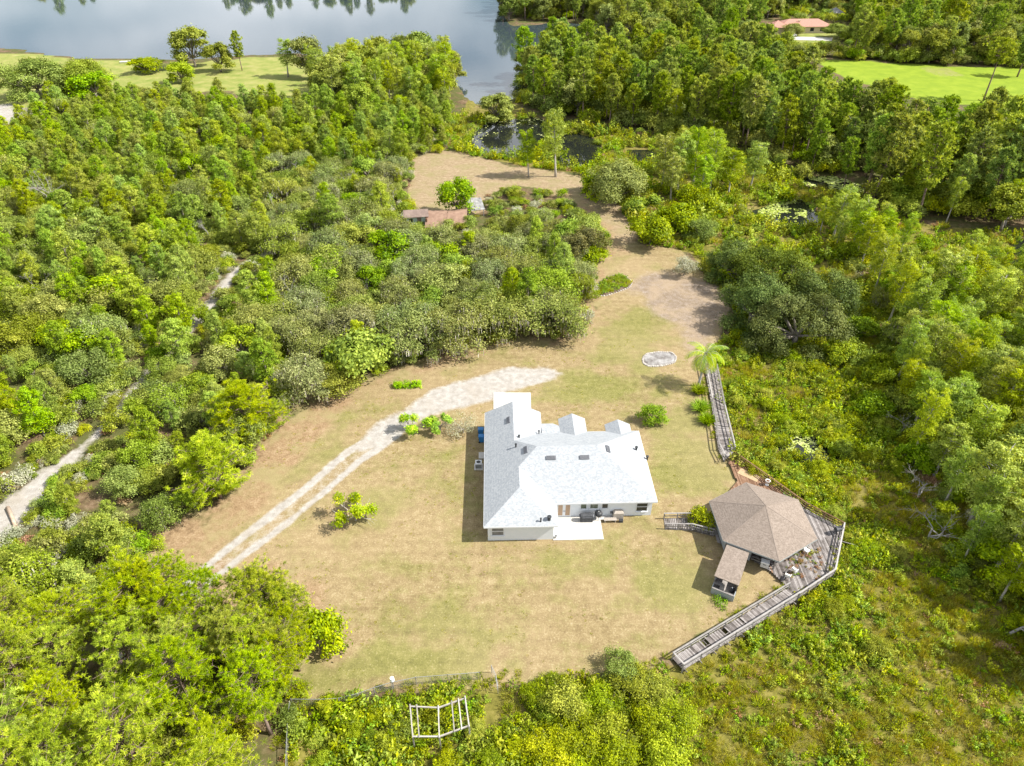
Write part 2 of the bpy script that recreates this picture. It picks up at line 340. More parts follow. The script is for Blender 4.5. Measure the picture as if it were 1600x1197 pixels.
    col = lay(col, 'sand', sand, 0.25, 0.8, edgen, 1.5); col = lay(col, 'track', sand, 0.25, 0.8, edgen, 1.5)
    L.new(col, bs.inputs['Base Color']); bs.inputs['Roughness'].default_value = 0.95; bs.inputs['Specular IOR Level'].default_value = 0.1
    bump(nt, bs, math_(nt, 'ADD', n9, math_(nt, 'MULTIPLY', n30, 0.6)), 0.4, 0.1)
    return m
TERRAIN = terrain_mat()
FN = ('lawn', 'dirt', 'straw', 'edge', 'sandp', 'green', 'sand', 'track', 'marsh', 'pasture', 'meadow')
def axis(fine0, fine1, step, lo, hi, grow):
    a = list(np.arange(fine0, fine1+step/2, step)); s = step
    while a[-1] < hi: s *= grow; a.append(a[-1]+s)
    s = step
    while a[0] > lo: s *= grow; a.insert(0, a[0]-s)
    return np.array(a)
def sheet(name, keep=None, step=None, dz=0.0, bounds=None):
    if bounds is None: xs = axis(-58, 58, 0.62, -4000, 4000, 1.035); ys = axis(26, 118, 0.62, -600, 6000, 1.03)
    else: xs = np.arange(bounds[0], bounds[1], step); ys = np.arange(bounds[2], bounds[3], step)
    X, Y = np.meshgrid(xs, ys); P = np.stack([X.ravel(), Y.ravel()], 1); nx, ny = len(xs), len(ys)
    i, j = np.meshgrid(np.arange(nx-1), np.arange(ny-1)); a = (j*nx+i).ravel(); F = np.stack([a, a+1, a+nx+1, a+nx], 1)
    f = fields(P); h = height(P, f)+dz
    if keep:
        k = keep(f)[F].max(1) > 0.08; F = F[k]; used = np.unique(F); mp_ = np.full(len(P), -1); mp_[used] = np.arange(len(used))
        F = mp_[F]; P = P[used]; h = h[used]; f = {q: v[used] for q, v in f.items()}
    me = np_mesh(name, np.column_stack([P, h]), F, TERRAIN, {q: ('POINT', f[q]) for q in FN}, smooth=True)
    return tag(mesh_obj(name, me), kind='structure')
sheet('ground')
sheet('driveway', lambda f: f['sand'], 0.4, 0.006, (-62, 12, 40, 92))
sheet('sandy_track', lambda f: f['track'], 0.5, 0.006, (-75, -30, 40, 150))
sheet('dirt_path', lambda f: f['dirt'], 0.8, 0.006, (-45, 40, 110, 215))

def water_mat(name, base, rough=0.03, bscale=0.6, bstr=0.12):
    m, nt, N, L, bs = new_mat(name); P = geopos(nt)
    bs.inputs['Base Color'].default_value = (*base, 1); bs.inputs['Roughness'].default_value = rough; bs.inputs['IOR'].default_value = 1.333
    bs.inputs['Specular IOR Level'].default_value = 0.5
    bump(nt, bs, noise(nt, bscale, 3, 0.5, P), bstr, 0.1); return m
WLAKE = water_mat('lake_water', (0.035, 0.05, 0.06)); WPOND = water_mat('pond_water', (0.012, 0.014, 0.012), 0.02, 0.5, 0.03)
def water(name, poly, mat, z=-1.0, grow=1.03):
    n = len(poly); e = np.roll(poly, -1, 0)-poly; nr = np.stack([e[:, 1], -e[:, 0]], 1); nr /= np.linalg.norm(nr, axis=1)[:, None]+1e-9
    if np.sum(poly[:, 0]*np.roll(poly[:, 1], -1)-np.roll(poly[:, 0], -1)*poly[:, 1]) < 0: nr = -nr
    v = nr+np.roll(nr, 1, 0); v /= np.linalg.norm(v, axis=1)[:, None]+1e-9; q = poly+v*grow
    return tag(mesh_obj(name, np_mesh(name, [(*p, z) for p in q], [list(range(len(q)))], mat)), kind='structure')
lk = LAKE.copy(); water('lake', lk, WLAKE, -1.0, 5.0)
for q in (POND, PONDB, PONDC, POND2, POND3, POND4, CHAN): water('pond', q, WPOND, -1.0, 2.0)
# ------------------------------------------------------------------ the white house
M = {}
def shingle_mat(name, c1, c2, c3, sc_=2.6, rough=0.75, spec=0.35):
    m, nt, N, L, bs = new_mat(name); v = nt.nodes.new('ShaderNodeTexCoord').outputs['Object']
    br = N.new('ShaderNodeTexVoronoi'); br.feature = 'F1'; br.inputs['Scale'].default_value = sc_; br.inputs['Randomness'].default_value = 1.0
    mpn = N.new('ShaderNodeMapping'); mpn.inputs['Scale'].default_value = (1.0, 1.0, 2.2); L.new(v, mpn.inputs[0]); L.new(mpn.outputs[0], br.inputs['Vector'])
    sep = N.new('ShaderNodeSeparateColor'); L.new(br.outputs['Color'], sep.inputs[0])
    col = ramp(nt, sep.outputs[0], [(0.0, c1), (0.5, c2), (1.0, c3)])
    col = mixc(nt, ramp(nt, noise(nt, 0.5, 4, 0.6, v), [(0.4, 0.0), (0.75, 0.3)]), col, c1)
    col = mixc(nt, ramp(nt, noise(nt, 14, 3, 0.7, v), [(0.45, 0.0), (0.8, 0.45)]), col, c3)
    wv = N.new('ShaderNodeTexWave'); wv.bands_direction = 'Z'; wv.inputs['Scale'].default_value = 3.2; wv.inputs['Distortion'].default_value = 0.3; L.new(v, wv.inputs['Vector'])
    L.new(col, bs.inputs['Base Color']); bs.inputs['Roughness'].default_value = rough; bs.inputs['Specular IOR Level'].default_value = spec
    bump(nt, bs, math_(nt, 'ADD', math_(nt, 'MULTIPLY', wv.outputs['Fac'], 0.5), sep.outputs[1]), 0.35, 0.02); return m
M['roof'] = shingle_mat('white_shingle', (0.245, 0.262, 0.278), (0.295, 0.312, 0.327), (0.345, 0.358, 0.368), 4.6)
M['brownroof'] = shingle_mat('brown_shingle', (0.165, 0.133, 0.108), (0.205, 0.166, 0.136), (0.25, 0.206, 0.172), 6.5, 0.9, 0.15)
M['wall'] = flat_mat('white_stucco', (0.64, 0.67, 0.70), (0.70, 0.72, 0.74), 2.0, 0.85, 0.12)
M['trim'] = flat_mat('white_trim', (0.64, 0.66, 0.68), (0.70, 0.71, 0.72), 3.0, 0.6, 0.03)
M['conc'] = flat_mat('pale_concrete', (0.42, 0.40, 0.365), (0.52, 0.50, 0.465), 0.9, 0.9, 0.2)
M['dark'] = flat_mat('dark_metal', (0.02, 0.022, 0.025), (0.05, 0.052, 0.055), 6, 0.5, 0.05)
M['ventm'] = flat_mat('vent_metal', (0.10, 0.105, 0.12), (0.20, 0.205, 0.22), 9, 0.55, 0.08)
M['blackcover'] = flat_mat('black_cover', (0.025, 0.027, 0.03), (0.08, 0.083, 0.09), 4, 0.6, 0.3)
M['beige'] = flat_mat('beige_cover', (0.30, 0.26, 0.22), (0.42, 0.38, 0.33), 4, 0.85, 0.3)
M['blue'] = flat_mat('blue_plastic', (0.02, 0.14, 0.36), (0.04, 0.20, 0.45), 5, 0.45, 0.05)
M['greyplastic'] = flat_mat('grey_metal', (0.45, 0.46, 0.46), (0.58, 0.58, 0.57), 5, 0.6, 0.05)
M['whitep'] = flat_mat('white_plastic', (0.72, 0.72, 0.70), (0.80, 0.80, 0.78), 5, 0.45, 0.03)
M['doorbrown'] = flat_mat('brown_blind', (0.30, 0.20, 0.13), (0.42, 0.30, 0.20), 8, 0.5, 0.05)
M['terracotta'] = flat_mat('terracotta', (0.30, 0.15, 0.11), (0.42, 0.23, 0.18), 2, 0.85, 0.2)
def glass_mat(name, c):
    m, nt, N, L, bs = new_mat(name); v = nt.nodes.new('ShaderNodeTexCoord').outputs['Object']
    L.new(ramp(nt, noise(nt, 1.5, 2, 0.5, v), [(0.35, tuple(x*.6 for x in c)), (0.65, c)]), bs.inputs['Base Color'])
    bs.inputs['Roughness'].default_value = 0.06; bs.inputs['Specular IOR Level'].default_value = 0.6; return m
M['glass'] = glass_mat('window_glass', (0.20, 0.21, 0.22)); M['glassgreen'] = glass_mat('tinted_glass', (0.15, 0.17, 0.12)); M['glassdark'] = glass_mat('dark_glass', (0.03, 0.035, 0.04))

HA = math.radians(1.4); ZE, PT = 2.7, 0.5
HO = G(755.9, 823.6, ZE)                                       # south-west eave corner
house = empty('white_house', (HO[0], HO[1], 0), HA, 'large white single-storey house with pale shingled hip roof on the lawn', 'house')
Ww, Wg, ys, yn, yG, xE = 8.35, 7.5, 3.5, 16.45, 20.8, 20.27
D = yn-ys; ym = (ys+yn)/2
def hl(px, py, y):
    """photo pixel -> (x, z) on the house's local plane y = const"""
    o = np.array((0, 0, CAM_H)); u = (px-800)/FPX; v = (py-598.5)/FPX
    d = np.array((u, CP-v*SP, -SP-v*CP)); R = np.array([[math.cos(HA), math.sin(HA)], [-math.sin(HA), math.cos(HA)]])
    ol = R@(o[:2]-HO); dl = R@d[:2]; t = (y-ol[1])/dl[1]; return ol[0]+dl[0]*t, CAM_H+d[2]*t
def rz_(x): return ZE+PT*x
def slab(polys, th=0.14):
    """roof planes with thickness"""
    mb = MB()
    for q in polys:
        q = [np.array(p, float) for p in q]; n = len(q)
        mb.add(q+[p-np.array((0, 0, th)) for p in q], [tuple(range(n)), tuple(range(n, 2*n))[::-1]]+[(i, n+i, n+(i+1) % n, (i+1) % n) for i in range(n)])
    return mb
zr, zg, zw = rz_(D/2), rz_(Wg/2), rz_(Ww/2)
gb = [(9.85, 13.45, 19.2), (15.95, 19.3, 17.85)]                # gables on the entry side
west = [(0,0,ZE),(Ww/2,Ww/2,zw),(Ww/2,ys+Ww/2,zw),(D/2,ym,zr),(Wg/2,yn-Wg/2,zg),(Wg/2,yG,zg),(0,yG,ZE)]
wsouth = [(0,0,ZE),(Ww,0,ZE),(Ww/2,Ww/2,zw)]
weast = [(Ww,0,ZE),(Ww,ys,ZE),(Ww/2,ys+Ww/2,zw),(Ww/2,Ww/2,zw)]
msouth = [(Ww,ys,ZE),(xE,ys,ZE),(xE-D/2,ym,zr),(D/2,ym,zr),(Ww/2,ys+Ww/2,zw)]
meast = [(xE,ys,ZE),(xE,yn,ZE),(xE-D/2,ym,zr)]
mnorth = [(xE,yn,ZE),(Wg,yn,ZE),(Wg/2,yn-Wg/2,zg),(D/2,ym,zr),(xE-D/2,ym,zr)]
geast = [(Wg,yn,ZE),(Wg,yG,ZE),(Wg/2,yG,zg),(Wg/2,yn-Wg/2,zg)]
roof = slab([west, wsouth, weast, msouth, meast, mnorth, geast], 0.16).build('roof', M['roof'], house)
for x0, x1, y1 in gb:
    xm = (x0+x1)/2; z1 = ZE+PT*(x1-x0)/2; yb = yn-(x1-x0)/2
    slab([[(x0,yn-.3,ZE+.02),(xm,yb-.3,z1+.02),(xm,y1,z1+.02),(x0,y1,ZE+.02)], [(x1,y1,ZE+.02),(xm,y1,z1+.02),(xm,yb-.3,z1+.02),(x1,yn-.3,ZE+.02)]], 0.14).build('gable_roof', M['roof'], roof)
slab([[(Wg-.02,yn-.6,ZE+.26),(9.9,yn-.6,ZE+.26),(9.9,17.75,ZE-.02),(9.1,18.35,ZE-.08),(Wg-.02,18.35,ZE-.08)]], 0.12).build('porch_roof', M['roof'], roof)
# fascia boards
def fascia(a, b): MB().beam((a[0], a[1], ZE-.12), (b[0], b[1], ZE-.12), 0.035, 0.2).build('fascia', M['trim'], house)
for a, b in [((-.02,0),(-.02,yG)), ((0,-.02),(Ww,-.02)), ((Ww+.02,0),(Ww+.02,ys-.02)), ((Ww+.04,ys-.02),(xE,ys-.02)), ((xE+.02,ys),(xE+.02,yn)), ((13.5,yn+.02),(15.9,yn+.02)), ((19.34,yn+.02),(xE,yn+.02)), ((Wg+.02,18.35),(Wg+.02,yG))]: fascia(a, b)
# walls: footprint set in from the eaves
i_ = 0.42
foot = [(i_,i_),(Ww-i_,i_),(Ww-i_,ys+i_),(xE-i_,ys+i_),(xE-i_,yn-i_),(19.0,yn-i_),(19.0,17.5),(16.25,17.5),(16.25,yn-i_),(13.15,yn-i_),(13.15,18.85),(10.15,18.85),(10.15,yn-i_),(Wg-i_,yn-i_),(Wg-i_,yG-.35),(i_,yG-.35)]
wb_ = MB(); n = len(foot)
wb_.add([(*p, 0.0) for p in foot]+[(*p, ZE-.05) for p in foot], [(i, (i+1) % n, n+(i+1) % n, n+i) for i in range(n)]+[tuple(range(n))])
for xa, xb, y1 in ((i_, Wg-i_, yG-.35), (10.15, 13.15, 18.85), (16.25, 19.0, 17.5)):
    xm = (xa+xb)/2; zt = ZE+PT*(xb-xa)/2-.02
    wb_.add([(xa,y1,ZE-.1),(xb,y1,ZE-.1),(xm,y1,zt),(xa,y1-.15,ZE-.1),(xb,y1-.15,ZE-.1),(xm,y1-.15,zt)], [(0,2,1),(3,4,5),(0,1,4,3),(1,2,5,4),(2,0,3,5)])
wb_.build('wall', M['wall'], house)
slab([[(i_,i_,ZE-.22),(Ww-i_,i_,ZE-.22),(Ww-i_,.02,ZE-.22),(i_,.02,ZE-.22)], [(Ww,ys+.02,ZE-.22),(xE-.02,ys+.02,ZE-.22),(xE-.02,ys+i_,ZE-.22),(Ww,ys+i_,ZE-.22)]], 0.02).build('soffit', M['trim'], house)
def window(x0, x1, z0, z1, y, glass='glass', sash=True, kind='window', out=-1):
    """window on a wall facing -y (out=-1) or +y"""
    w = mesh_obj(kind, MB().box(((x0+x1)/2, y+out*.02, (z0+z1)/2), (x1-x0, .05, z1-z0)).mesh(kind, M[glass]), house)
    f = MB(); t = .07; yy = y+out*.045
    f.box(((x0+x1)/2, yy, z1-t/2), (x1-x0, .07, t)).box(((x0+x1)/2, yy, z0+t/2), (x1-x0, .07, t))
    f.box((x0+t/2, yy, (z0+z1)/2), (t, .066, z1-z0-2*t)).box((x1-t/2, yy, (z0+z1)/2), (t, .066, z1-z0-2*t))
    if sash: f.box(((x0+x1)/2, yy, (z0+z1)/2), (x1-x0-2*t, .062, .06))
    f.build('frame', M['trim'], w)
    MB().box(((x0+x1)/2, y+out*.08, z0-.05), (x1-x0+.16, .16, .07)).build('sill', M['trim'], w)
    return w
def wpx(px0, px1, y): return hl(px0, 800, y)[0], hl(px1, 800, y)[0]
a, b = hl(768, 833, i_)[0], hl(787.6, 833, i_)[0]; window(a, b, 0.85, 2.25, i_)
yw = ys+i_
a, b = wpx(992.7, 1010.7, yw); window(a, b, 0.75, 2.25, yw, 'glassdark')
for p0, p1, g_ in ((906, 916.2, 'glassgreen'), (920.5, 934, 'glassgreen'), (939, 949.4, 'glassdark')):
    a, b = wpx(p0, p1, yw); window(a, b, 1.30, 2.25, yw, g_, False)
a, b = wpx(869.5, 892.5, yw); a = max(a, Ww-i_+.06)
for x0, x1 in ((a, (a+b)/2), ((a+b)/2, b)):                    # french doors
    d_ = MB().box(((x0+x1)/2, yw-.03, 1.08), (x1-x0-.02, .06, 2.08)).build('door', M['trim'], house)
    MB().box(((x0+x1)/2, yw-.065, 1.15), (x1-x0-.34, .02, 1.72)).build('pane', M['doorbrown'], d_)
    MB().box((x1-.09 if x0 == a else x0+.09, yw-.08, 1.02), (.05, .06, .16)).build('handle', M['dark'], d_)
# entry side, out of the photograph's sight
gd = MB().box((Wg/2, yG-.33, 1.1), (4.9, .06, 2.15)).build('garage_door', M['trim'], house)
for k in range(3): MB().box((Wg/2, yG-.29, .55+k*.55), (4.9, .02, .03)).build('panel_joint', M['greyplastic'], gd)
window(10.9, 12.4, .8, 2.2, 18.85, out=1); window(16.9, 18.4, .8, 2.2, 17.5, out=1)
fd = MB().box((8.6, yn-i_+.03, 1.05), (.95, .06, 2.05)).build('front_door', M['doorbrown'], house)
# vents and pipes on the roof
def vent(x, y, plane, L_=1.15, W_=0.5):
    nrm = {'s': (0, -PT, 1), 'w': (-PT, 0, 1), 'e': (PT, 0, 1), 'n': (0, PT, 1)}[plane]; nrm = np.array(nrm)/np.linalg.norm(nrm)
    z = {'s': ZE+PT*(y-ys), 'w': ZE+PT*x, 'e': ZE+PT*(xE-x), 'n': ZE+PT*(yn-y)}[plane]
    al = np.array((1, 0, 0)) if plane in 'sn' else np.array((0, 1, 0)); cr_ = np.cross(nrm, al)
    R = np.stack([al, cr_, nrm], 1); c_ = np.array((x, y, z))+nrm*.08
    v_ = MB().box(c_, (L_, W_, .14), R=R).build('roof_vent', M['ventm'], roof)
    for k in range(3): MB().box(c_+nrm*.075+cr_*(k-1)*.14, (L_-.1, .05, .03), R=R).build('slat', M['dark'], v_)
def pl(px, py, plane):
    o = np.array((0., 0., CAM_H)); u = (px-800)/FPX; v = (py-598.5)/FPX; d = np.array((u, CP-v*SP, -SP-v*CP))
    R = np.array([[math.cos(HA), math.sin(HA)], [-math.sin(HA), math.cos(HA)]]); ol = R@(o[:2]-HO); dl = R@d[:2]
    best = None
    for t in np.linspace(60, 140, 8001):
        x, y = ol+dl*t; z = CAM_H+d[2]*t
        zp = {'s': ZE+PT*(y-ys), 'w': ZE+PT*x, 'e': ZE+PT*(xE-x), 'n': ZE+PT*(yn-y), 'ws': ZE+PT*y, 'ge': ZE+PT*(Wg-x)}[plane]
        if z <= zp: return x, y, zp
for q in ((861, 715.5, 's'), (913.3, 714.7, 's'), (821.5, 703.5, 'w'), (794.5, 657, 'w'), (949.5, 702, 'e')):
    x, y, z = pl(*q); vent(x, y, q[2])
for q in ((858.2, 812, 'ws', .17), (845, 815, 'ws', .08), (806, 698.5, 'w', .1), (811, 685, 'n', .1), (842, 677.5, 'n', .08), (994, 703, 'e', .13), (1011, 717.5, 'e', .12)):
    x, y, z = pl(*q[:3]); pp = MB().lathe([(q[3], -.1), (q[3], .38), (q[3]*1.5, .4), (q[3]*1.5, .52), (.02, .56)], 10, (x, y, z)).build('vent_pipe', M['dark'], roof)

def hw(x, y, z=0.0): return (HO[0]+math.cos(HA)*x-math.sin(HA)*y, HO[1]+math.sin(HA)*x+math.cos(HA)*y, z)
def hpoly(P): return [hw(*p)[:2] for p in P]
RT = np.array([[math.cos(HA), math.sin(HA)], [-math.sin(HA), math.cos(HA)]])
def gl(px, py): return RT@(G(px, py)-HO)
# concrete slabs
x1 = gl(943.5, 844)[0]; y0 = gl(900, 844)[1]; x2, y2 = gl(974, 811)
pat = [(Ww-i_, y0), (x1, y0), (x1, y2-.1), (x2, y2-.1), (x2, yw), (Ww-i_, yw)]
patio = tag(mesh_obj('patio', MB().prism(hpoly(pat), -.1, .09).mesh('patio', M['conc'])), kind='structure')
for xj in (Ww-i_+ (x1-Ww+i_)*.45,): pass
for s0, s1 in (((Ww+1.9, y0), (Ww+1.9, yw-.2)), ((Ww-i_+.05, ys-.4), (x1, ys-.4))):
    MB().beam((*hw(*s0)[:2], .091), (*hw(*s1)[:2], .091), .03, .006).build('expansion_joint', M['beige'], patio)
ga = [gl(771, 614), gl(829, 614)]
tag(mesh_obj('driveway_apron', MB().prism(hpoly([(ga[0][0], yG-.4), (ga[1][0]-.2, yG-.4), (ga[1][0], ga[1][1]), (ga[0][0], ga[0][1])]), -.1, .07).mesh('driveway_apron', M['conc'])), kind='structure')

# things round the house
x, y = G(916, 814); gr = empty('covered_grill', (x, y, .09), HA, 'black barbecue grill under its cover on the white patio', 'grill')
prof = [(-.32, .0), (-.34, .75), (-.28, .98), (-.12, 1.1), (.12, 1.1), (.28, .98), (.34, .75), (.32, 0)]
V = [(-.72, p[0], p[1]) for p in prof]+[(.72, p[0], p[1]) for p in prof]; n = len(prof)
MB().add(V, [tuple(range(n))[::-1], tuple(range(n, 2*n))]+[(i, (i+1) % n, n+(i+1) % n, n+i) for i in range(n)]).build('cover', M['blackcover'], gr)
MB().box((0, -.36, .8), (1.1, .03, .05)).build('handle', M['ventm'], gr)
for sx in (-1, 1): MB().box((sx*.8, 0, .78), (.16, .5, .04)).build('side_shelf', M['ventm'], gr)
x, y = G(934.5, 811); kt = empty('kettle_grill', (x, y, .09), .4, 'black round kettle grill beside the covered barbecue', 'grill')
MB().lathe([(.1, .45), (.36, .55), (.46, .75), (.47, .8)], 16).build('bowl', M['blackcover'], kt, smooth=True)
MB().lathe([(.47, .81), (.42, 1.0), (.25, 1.12), (.04, 1.16)], 16).build('lid', M['dark'], kt, smooth=True)
MB().lathe([(.05, 1.15), (.05, 1.22)], 8).build('handle', M['greyplastic'], kt)
for k in range(3):
    a = k*2.094; MB().tube([(.2*math.cos(a), .2*math.sin(a), .55), (.42*math.cos(a), .42*math.sin(a), 0)], .022, 6).build('leg', M['dark'], kt)
x, y = G(965, 808); ct = empty('covered_smoker', (x, y, .09), HA, 'beige covered smoker standing against the white back wall', 'grill')
MB().add([(-.62,-.4,0),(.62,-.4,0),(.62,.4,0),(-.62,.4,0),(-.6,-.38,.85),(.6,-.38,.85),(.6,.38,.85),(-.6,.38,.85),(-.4,-.2,1.05),(.4,-.2,1.05),(.4,.2,1.05),(-.4,.2,1.05)],
         [(3,2,1,0),(0,1,5,4),(1,2,6,5),(2,3,7,6),(3,0,4,7),(4,5,9,8),(5,6,10,9),(6,7,11,10),(7,4,8,11),(8,9,10,11)]).build('cover', M['beige'], ct)
MB().box((-.78, 0, .7), (.3, .4, .05)).build('side_shelf', M['blackcover'], ct)
x, y = G(953, 815); bn = empty('bench', (x, y, 0), HA, 'low tan wooden bench at the edge of the narrow slab', 'bench')
for k in range(3): MB().box((0, -.16+k*.16, .42), (1.5, .14, .04)).build('slat', M['beige'], bn)
for sx in (-.6, .6): MB().box((sx, 0, .2), (.08, .42, .4)).build('leg', M['beige'], bn)
x, y = G(970, 815.5); bx = empty('planter_box', (x, y, .0), HA, 'small dark box beside the tan bench', 'box')
MB().box((0, 0, .16), (.45, .32, .32)).build('box', M['blackcover'], bx); MB().box((0, 0, .335), (.5, .36, .03)).build('lid', M['dark'], bx)
x, y = G(868, 841); dg = empty('grey_pail', (x, y, .09), .2, 'small grey pail at the corner of the patio', 'pail')
MB().lathe([(.14, 0), (.18, .34), (.19, .34), (.15, .04), (.02, .04)], 12).build('pail', M['greyplastic'], dg); MB().tube([(-.18, 0, .33), (-.1, 0, .48), (.1, 0, .48), (.18, 0, .33)], .012, 5).build('handle', M['dark'], dg)
x, y = G(748, 730); ac = empty('air_conditioner', (x, y, 0), HA, 'grey air conditioner condenser on a pad beside the west wall', 'air conditioner')
MB().box((0, 0, .05), (1.15, 1.15, .12)).build('pad', M['conc'], ac)
MB().box((0, 0, .5), (.85, .85, .78)).build('cabinet', M['greyplastic'], ac)
MB().lathe([(.36, .892), (.36, .93), (.3, .93), (.3, .90), (.05, .9)], 20).build('fan_ring', M['whitep'], ac); MB().lathe([(.29, .892), (.29, .903), (.02, .903)], 20).build('fan', M['dark'], ac)
for k in range(8): MB().box((0, -.432, .2+k*.08), (.78, .015, .035)).build('louvre', M['dark'], ac)
for k, (px, py) in enumerate(((751.5, 679), (752.5, 690))):
    x, y = G(px, py); tb = empty('rubbish_bin', (x, y, 0), HA+math.pi/2, 'blue wheeled rubbish bin against the west wall, ' + ('farther from' if k == 0 else 'nearer') + ' the air conditioner', 'bin', 'blue bins beside the house')
    MB().add([(-.26,-.3,.08),(.26,-.3,.08),(.26,.3,.08),(-.26,.3,.08),(-.33,-.38,1.0),(.33,-.38,1.0),(.33,.38,1.0),(-.33,.38,1.0)], [(3,2,1,0),(4,5,6,7),(0,1,5,4),(1,2,6,5),(2,3,7,6),(3,0,4,7)]).build('body', M['blue'], tb)
    MB().add([(-.36,-.42,1.0),(.36,-.42,1.0),(.36,.42,1.02),(-.36,.42,1.02),(-.3,-.34,1.1),(.3,-.34,1.1),(.3,.36,1.12),(-.3,.36,1.12)], [(3,2,1,0),(4,5,6,7),(0,1,5,4),(1,2,6,5),(2,3,7,6),(3,0,4,7)]).build('lid', M['blue'], tb)
    for sx in (-.3, .3): MB().tube([(sx-.03, .3, .13), (sx+.03, .3, .13)], .13, 12).build('wheel', M['dark'], tb)
x, y = G(754, 713); st = tag(MB().box((x, y, .1), (1.0, 1.2, .2), HA).build('door_step', M['conc']), 'pale concrete step at the west side door', 'step')
# ------------------------------------------------------------------ gazebo, deck and boardwalks
def wood_mat(name, a, b, c, gs=1.0):
    m, nt, N, L, bs = new_mat(name); v = nt.nodes.new('ShaderNodeTexCoord').outputs['Object']; P = geopos(nt)
    f = noise(nt, 2.2, 5, 0.65, P); r = objrand(nt)
    k = math_(nt, 'ADD', math_(nt, 'MULTIPLY', f, 0.7), math_(nt, 'MULTIPLY', r, 0.45))
    col = ramp(nt, k, [(0.32, a), (0.58, b), (0.85, c)])
    col = mixc(nt, ramp(nt, noise(nt, 13, 3, 0.7, P), [(0.5, 0.0), (0.75, 0.5)]), col, a)
    L.new(col, bs.inputs['Base Color']); bs.inputs['Roughness'].default_value = 0.9; bs.inputs['Specular IOR Level'].default_value = 0.15
    bump(nt, bs, noise(nt, 25, 3, 0.6, P), 0.3, 0.01); return m
M['wood'] = wood_mat('weathered_wood', (0.075, 0.065, 0.058), (0.19, 0.17, 0.16), (0.33, 0.305, 0.29))
M['rail'] = wood_mat('bleached_rail', (0.15, 0.135, 0.125), (0.26, 0.245, 0.23), (0.37, 0.35, 0.33))
M['redwood'] = wood_mat('brown_wood', (0.11, 0.06, 0.035), (0.20, 0.115, 0.07), (0.30, 0.20, 0.135))
M['ply'] = flat_mat('plywood', (0.32, 0.22, 0.12), (0.41, 0.30, 0.18), 3, 0.8, 0.1)
M['siding'] = flat_mat('grey_siding', (0.24, 0.26, 0.26), (0.33, 0.35, 0.35), 3, 0.8, 0.2)
UNIT = MB().box((0, 0, 0), (1, 1, 1)).mesh('board', M['wood'])
def unit_of(mat, cache={}):
    if mat.name not in cache: cache[mat.name] = MB().box((0, 0, 0), (1, 1, 1)).mesh('board_'+mat.name, mat)
    return cache[mat.name]
def board(name, a, b, w, h, parent, mat=None, up=(0, 0, 1)):
    """one board from a to b (world or parent space) sharing the unit mesh"""
    a, b = Vector(a), Vector(b); d = b-a; L_ = d.length; d.normalize()
    upv = Vector(up); s = upv.cross(d)
    if s.length < 1e-4: s = Vector((1, 0, 0)).cross(d)
    s.normalize(); u = d.cross(s)
    R = Matrix((d, s, u)).transposed()
    o = link(bpy.data.objects.new(name, unit_of(mat or M['wood'])), parent)
    o.matrix_basis = Matrix.Translation((a+b)/2) @ R.to_4x4() @ Matrix.Diagonal((L_, w, h, 1)); return o
ZD, ZR = 0.25, 1.2
rg = random.Random(5)
def railing(parent, line, zd=ZD, hr=0.95, spacing=1.9, mat=None, cap=True, balus=0.0, zlo=None, mids=1):
    mat = mat or M['rail']; line = [np.array(p, float) for p in line]
    zd0 = zd if callable(zd) else (lambda p: zd)
    for i in range(len(line)-1):
        a, b = line[i], line[i+1]; L_ = np.linalg.norm(b-a); n = max(1, round(L_/spacing)); d = (b-a)/L_
        za, zb = zd0(a), zd0(b)
        for k in range(n+(i == len(line)-2)):
            p = a+(b-a)*k/n; z = za+(zb-za)*k/n
            zb_ = (hz(*p)-.1) if zlo is None else zlo
            board('post', (*p, zb_), (*p, z+hr-.025), .1, .1, parent, mat, (1, 0, 0))
        if cap: board('rail', (*(a-d*.08), za+hr), (*(b+d*.08), zb+hr), .16, .045, parent, mat)
        for m_ in range(mids): 
            q = hr*(.5 if mids == 1 else (.28+.36*m_)); board('rail', (*a, za+q), (*b, zb+q), .045, .11, parent, mat)
        if balus:
            for k in range(1, int(L_/balus)):
                p = a+d*balus*k; z = za+(zb-za)*k*balus/L_; board('baluster', (*p, z+.06), (*p, z+hr-.03), .04, .04, parent, mat, (1, 0, 0))
def planks(parent, A, B, z, pitch=.158, skip=None, mat=None):
    A = [np.array(p, float) for p in A]; B = [np.array(p, float) for p in B]; tot = sum(np.linalg.norm((A[i+1]+B[i+1]-A[i]-B[i])/2) for i in range(len(A)-1)); run = 0
    zf = z if callable(z) else (lambda t: z)
    for i in range(len(A)-1):
        L_ = np.linalg.norm((A[i+1]+B[i+1]-A[i]-B[i])/2); n = max(1, int(L_/pitch))
        for k in range(n):
            t = (k+.5)/n; T = (run+t*L_)/tot
            if skip and skip(T): continue
            a = A[i]*(1-t)+A[i+1]*t; b = B[i]*(1-t)+B[i+1]*t; e = (b-a)/np.linalg.norm(b-a); j = rg.uniform(-.05, .05)
            zz = zf(T)+rg.uniform(-.006, .006)
            board('plank', (*(a-e*(.06+j)), zz), (*(b+e*(.06-j)), zz+rg.uniform(-.008, .008)), .142, .04, parent, mat)
        run += L_
    for E_ in (A, B, [(p+q)/2 for p, q in zip(A, B)]):
        for i in range(len(E_)-1): board('joist', (*E_[i], zf(0)-.12), (*E_[i+1], zf(1)-.12), .05, .18, parent, mat)
def rel(parent_loc, pts): return [np.array(p)-np.array(parent_loc[:2]) for p in pts]

